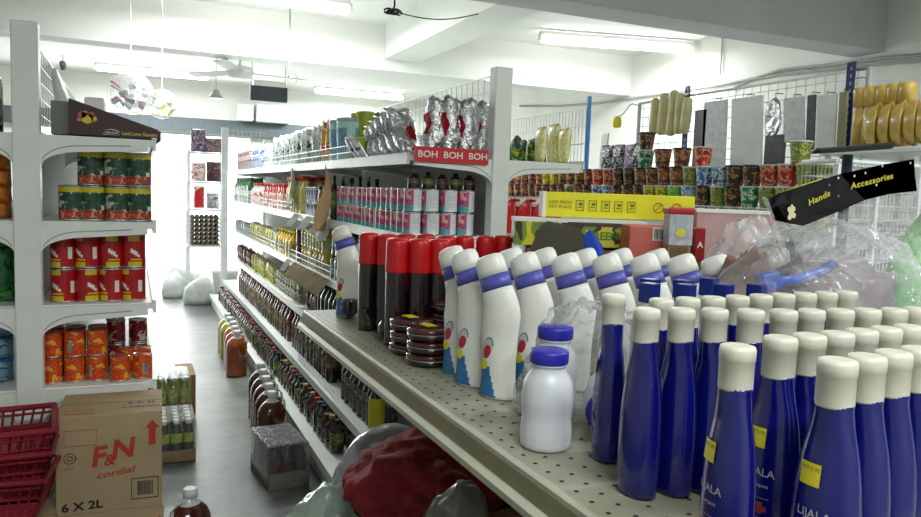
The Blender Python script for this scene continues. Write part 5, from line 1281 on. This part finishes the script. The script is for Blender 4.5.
# dark packs standing behind the cups on a long box
o=empty('carton','long white carton behind the left noodle cups',"carton",(2.56,3.75,1.2405)); bm=B(); box(bm,-.05,-.25,0,.05,1.1,.27); bevel_all(bm,.003,2); link('carton_body',new_mesh('carton_body',bm,M_paper),o); bm=B(); box(bm,-.051,.3,.0,.051,.36,.2706); link('tape',new_mesh('tape',bm,MATS['tape_tan']),o)
for i,px in enumerate((607,618,630,638)):
    y=on_x(px,150,2.56).y; place(['seaweed_pack','seaweed_pack','violet_pack','seaweed_pack'][i],(2.56,y,1.5115),0,'dark foil pack standing above the noodle cups, %s from the left'%ORD[i],'dark packs',rot=(0,0,R(85)),sc=(1.1,1,.85))
# fix the narrow board: stands on the long carton
b_=bpy.context.scene.objects['display_board']; y=on_x(601,150,2.56).y; b_.location=(2.56,y-.02,1.5115); b_.rotation_euler=(R(4),0,R(90)); b_.scale=(1.6,1,.85)
# grid panel
GX=2.72
ge=on_x(870,68,GX); gs=on_x(640,100,GX); GT=ge.z
t=empty('grid_panel','white wire grid panel standing on the noodle shelf with goods hung on it','grid panel',(GX,ge.y,1.301))
GL=gs.y-ge.y; gh=GT-1.301
bm=B()
for i in range(int(GL/.052)+1): tube(bm,[(0,i*.052,0),(0,i*.052,gh)],.0020,4)
for k in range(int(gh/.052)+1): tube(bm,[(0,0,k*.052),(0,GL,k*.052)],.0020,4)
link('wire_grid',new_mesh('wire_grid',bm,M_wire),t)
for k,(p,q) in enumerate((((0,0,0),(0,0,gh)),((0,GL,0),(0,GL,gh)),((0,0,gh),(0,GL,gh)))):
    bm=B(); tube(bm,[p,q],.011 if k<2 else .006,8); link('frame_tube',new_mesh('frame_tube',bm,M_wire),t)
M_slot=mat('slotted_blue',(28,40,104),.45)
for i,(px,py) in enumerate(((852,62),(688,86))):
    p=on_x(px,py,GX-.03); t=empty('slotted_post','dark blue slotted steel post in front of the grid panel, %s'%('near right one','further left one')[i],'post',(p.x,p.y,1.243))
    hh=p.z-1.243
    bm=B(); box(bm,-.002,-.02,0,.002,.02,hh); box(bm,-.002,.016,0,.03,.02,hh); link('angle_bar',new_mesh('angle_bar',bm,M_slot),t)
    bm=B(); z_=.03
    while z_<hh-.01: box(bm,-.0028,-.006,z_,-.0018,.002,z_+.014); z_+=.03
    link('slots',new_mesh('slots',bm,mat('slot_pale',(150,156,190),.6)),t)
# packs hung on the grid
def hung(px0,px1,py0,py1,lab,m,skew=0,hook=True,nm='hanging_pack',X=GX-.045):
    a=on_x(px0,(py0+py1)/2,X); b=on_x(px1,(py0+py1)/2,X); zt=on_x((px0+px1)/2,py0,X).z; zb=on_x((px0+px1)/2,py1,X).z
    w=abs(a.y-b.y); yc=(a.y+b.y)/2
    t=empty(nm,lab,'hanging pack',(X,yc,zb),0,'packs hung on the grid')
    bm=B(); prism(bm,[(-w/2,0),(w/2,0),(w/2-skew,zt-zb),(-w/2-skew,zt-zb)],-.006,.006,axis='x'); bevel_all(bm,.002,1); link('pack_body',new_mesh('pack_body',bm,m),t)
    if hook:
        bm=B(); tube(bm,[(0.0,-skew,zt-zb-.01),(0,-skew,zt-zb+.012),(.045,-skew,zt-zb+.014)],.0022,5); link('hook',new_mesh('hook',bm,M_black),t)
M_pk=mat('pack_pale',(206,210,212),.45,noise_amt=.1,nscale=30); M_pkd=mat('pack_dark',(70,70,76),.4,noise_amt=.2,nscale=30)
hung(694,706,110,170,'dark pack hung just right of the left blue post',M_pkd)
hung(704,727,101,168,'pale grey pack hung first on the grid from the left post',M_pk,-.01)
hung(733,764,97,166,'large white pack hung in the middle of the grid',mat('pack_white',(222,224,224),.45,noise_amt=.05),-.02)
hung(786,806,97,142,'pale pack hung right of the round mirror',M_pk,-.02)
hung(808,816,95,150,'narrow dark pack hung right of the pale pack',M_pkd,-.01)
hung(818,837,95,148,'tall white pack hung near the right blue post',MATS['pack_white'],-.01)
hung(839,847,92,150,'narrow olive pack hung against the right blue post',mat('pack_olive',(140,140,104),.5),-.005)
hung(765,785,135,165,'dark brush pack hung below the round foil mirror',M_pkd,0,False)
# oval mirror-like foil platter
p=on_x(774,118,GX-.05); t=empty('foil_platter','oval silver foil platter hung on the grid between white packs','platter',p)
bm=B()
T=Matrix.Rotation(R(-90),4,'Y')
loft(bm,[(0,0,0,.085,.045),(0,0,.004,.09,.05),(0,0,.008,.075,.036),(0,0,.004,.06,.028)],28,T=T); link('platter_body',new_mesh('platter_body',bm,M_foil),t)
bm=B(); tube(bm,[(0,0,.085),(.0,0,.11),(.045,0,.112)],.0022,5); link('hook',new_mesh('hook',bm,M_black),t)
# cream rolls
for i,(x0,y0_,x1,y1_) in enumerate(((653,134,656,98),(661,135,665,93),(670,136,675,90),(678,134,681,93),(684,134,688,97))):
    a=on_x(x0,y0_,GX-.06); b=on_x(x1,y1_,GX-.06); t=link('wax_roll',None); 
    bpy.data.objects.remove(t)
    L2=(b-a).length; bm=B(); lathe(bm,[(.012,0),(.024,.006),(.027,.03),(.026,L2-.03),(.022,L2-.008),(.01,L2)],14)
    o=link('cream_roll',new_mesh('cream_roll',bm,mat('roll_cream',(214,206,160),.6,noise_amt=.08)),None,a); o.rotation_euler=(b-a).to_track_quat('Z','Y').to_euler(); tag(o,'cream coloured paper wrapped roll hung left of the blue post, %s from the left'%ORD[i],'roll','cream rolls')
bm=B(); 
a=on_x(640,104,GX-.06); b=on_x(688,94,GX-.06); tube(bm,[a,b],.006,6); 
o=link('hanging_bar',new_mesh('hanging_bar',bm,M_wire)); tag(o,'white bar from which the cream rolls hang','bar')
# yellow dish brush on a long hook
X=GX-.04; a=on_x(617,122,X); b=on_x(629,106,X)
t=empty('dish_brush','yellow dish brush hanging left of the grid panel','brush',a)
bm=B(); lathe(bm,[(.012,-.035),(.024,-.03),(.028,0),(.022,.025),(.008,.035)],14); link('brush_head',new_mesh('brush_head',bm,M_yellow),t)
bm=B(); tube(bm,[(0,0,.02),tuple((b-a)*.6),tuple(b-a)],.005,6); link('handle',new_mesh('handle',bm,M_white),t)
bm=B(); d_=b-a; e=gs-a; tube(bm,[tuple(d_),(d_.x,d_.y-.03,d_.z+.01),(e.x,e.y,d_.z+.0)],.003,5); link('hook',new_mesh('hook',bm,M_black),t)
# top rack at the near end with golden bowls and cups
RX0,RX1=2.42,2.98; RY0,RY1=1.2,2.08; RZ=on_y(885,159,1.75).z
RZ=1.56
t=empty('wire_rack','white rack shelf at the right edge holding golden bowls','rack',((RX0+RX1)/2,RY0,1.2405))
for (x,y) in ((RX0-2.7+.02,.02),(RX1-2.7-.12,.02),(RX0-2.7+.02,RY1-RY0-.02),(RX1-2.7-.12,RY1-RY0-.02)):
    bm=B(); box(bm,x-.008,y-.008,0,x+.008,y+.008,RZ-1.2405-.018); link('leg',new_mesh('leg',bm,M_wire),t)
bm=B(); box(bm,RX0-2.7,0,RZ-1.2405-.02,RX1-2.7,RY1-RY0,RZ-1.2405); bevel_all(bm,.004,2); link('rack_shelf',new_mesh('rack_shelf',bm,M_wire),t)
bm=B(); lathe(bm,[(.03,0),(.045,.004),(.07,.02),(.082,.045),(.086,.05),(.080,.047),(.066,.024),(.04,.008),(.01,.006)],28)
for v in bm.verts: v.co=Vector((v.co.z,v.co.y,v.co.x+.086))
bowl=new_mesh('golden_bowl',bm,[M_gold])
for i,(px,X) in enumerate(((862,2.50),(874,2.50),(886,2.50),(899,2.50),(911,2.50),(922,2.50))):
    q=on_x(px,150,X); o=link('golden_bowl',bowl,None,(X,q.y,RZ+.002),(0,0,R(-62))); tag(o,'golden plastic bowl standing on edge on the rack, %s from the left'%ORD[i],'bowl','golden bowls')
bm=B(); lathe(bm,[(.022,0),(.026,.004),(.029,.04),(.030,.075),(.026,.08),(.02,.082)],18); gc=new_mesh('golden_cup',bm,[M_gold])
for i,px in enumerate((862,872,884,895,907)):
    q=on_x(px,100,2.62); z_=RZ+.002
    o=link('golden_canister',None) ; bpy.data.objects.remove(o)
    bm=B(); lathe(bm,[(.026,0),(.03,.004),(.030,.15),(.024,.17),(.024,.175),(.031,.178),(.033,.24),(.028,.25),(.012,.252)],18)
    o=link('golden_canister',new_mesh('golden_canister',bm,[M_gold]),None,(2.62,q.y,z_)); tag(o,'tall golden plastic canister behind the bowls, %s from the left'%ORD[i],'canister','golden canisters')
# ------------------------------------------------------------------ BAGS UNDER THE FOREGROUND SHELF
M_cloth=mat('cloth_red',(140,32,42),.85,noise_amt=.15,nscale=10,bump=.4,bscale=60)
o=empty('carton','brown carton lying on the base shelf beneath the red cloth','carton',(.84,1.88,.2505)); bm=B(); box(bm,-.1,-.25,0,.2,.28,.235); bevel_all(bm,.004,2); link('carton_body',new_mesh('carton_body',bm,M_card2),o); bm=B(); box(bm,-.03,-.2505,.0,.03,.2805,.2356); link('tape',new_mesh('tape',bm,MATS['tape_tan']),o)
blob('red_cloth','dark red crumpled cloth lying under the foreground shelf',(.785,1.92,.487),(.235,.21,.15),M_cloth,'cloth',21,.30,1.3,.10,6)
blob('silver_bag','silver and navy plastic bag pushed behind the red cloth',(.77,2.33,.2505),(.21,.09,.29),mat('bag_silver',(186,190,200),.2,.3,bump=.6,bscale=14,coat=.4),'bag',22,.15,1.3,.03,5,rz=.3)
blob('clear_bag','clear plastic bag with pale green contents at the bottom edge under the red cloth',(.54,2.17,.0),(.19,.15,.42),mat('bag_mint',(176,196,182),.25,noise_amt=.15,bump=.7,bscale=12,coat=.5),'plastic bag',24,.16,1.4,.04,5)
blob('clear_bag','grey translucent plastic bag with brown contents at the bottom edge right of the red cloth',(.73,1.63,.2505),(.13,.12,.37),mat('bag_grey',(140,138,132),.25,noise_amt=.2,bump=.7,bscale=10,coat=.5),'plastic bag',25,.14,1.4,.03,5)

# ------------------------------------------------------------------ world and view
w=bpy.data.worlds.new('daylight'); bpy.context.scene.world=w; w.use_nodes=True
w.node_tree.nodes['Background'].inputs[0].default_value=(1,1,1,1); w.node_tree.nodes['Background'].inputs[1].default_value=3.0
ld=bpy.data.lights.new('daylight_door','AREA'); ld.shape='RECTANGLE'; ld.size=2.6; ld.size_y=1.9; ld.energy=95; ld.color=(.95,1,1)
lo=bpy.data.objects.new('daylight_door',ld); COL.objects.link(lo); lo.location=(.2,YF+.4,1.0); lo.rotation_euler=(R(-90),0,0)
sc=bpy.context.scene; sc.view_settings.view_transform='Standard'; sc.view_settings.look='None'; sc.view_settings.exposure=0.18
sc.cycles.use_denoising=True; sc.cycles.max_bounces=8; sc.cycles.transparent_max_bounces=24; sc.cycles.sample_clamp_indirect=4
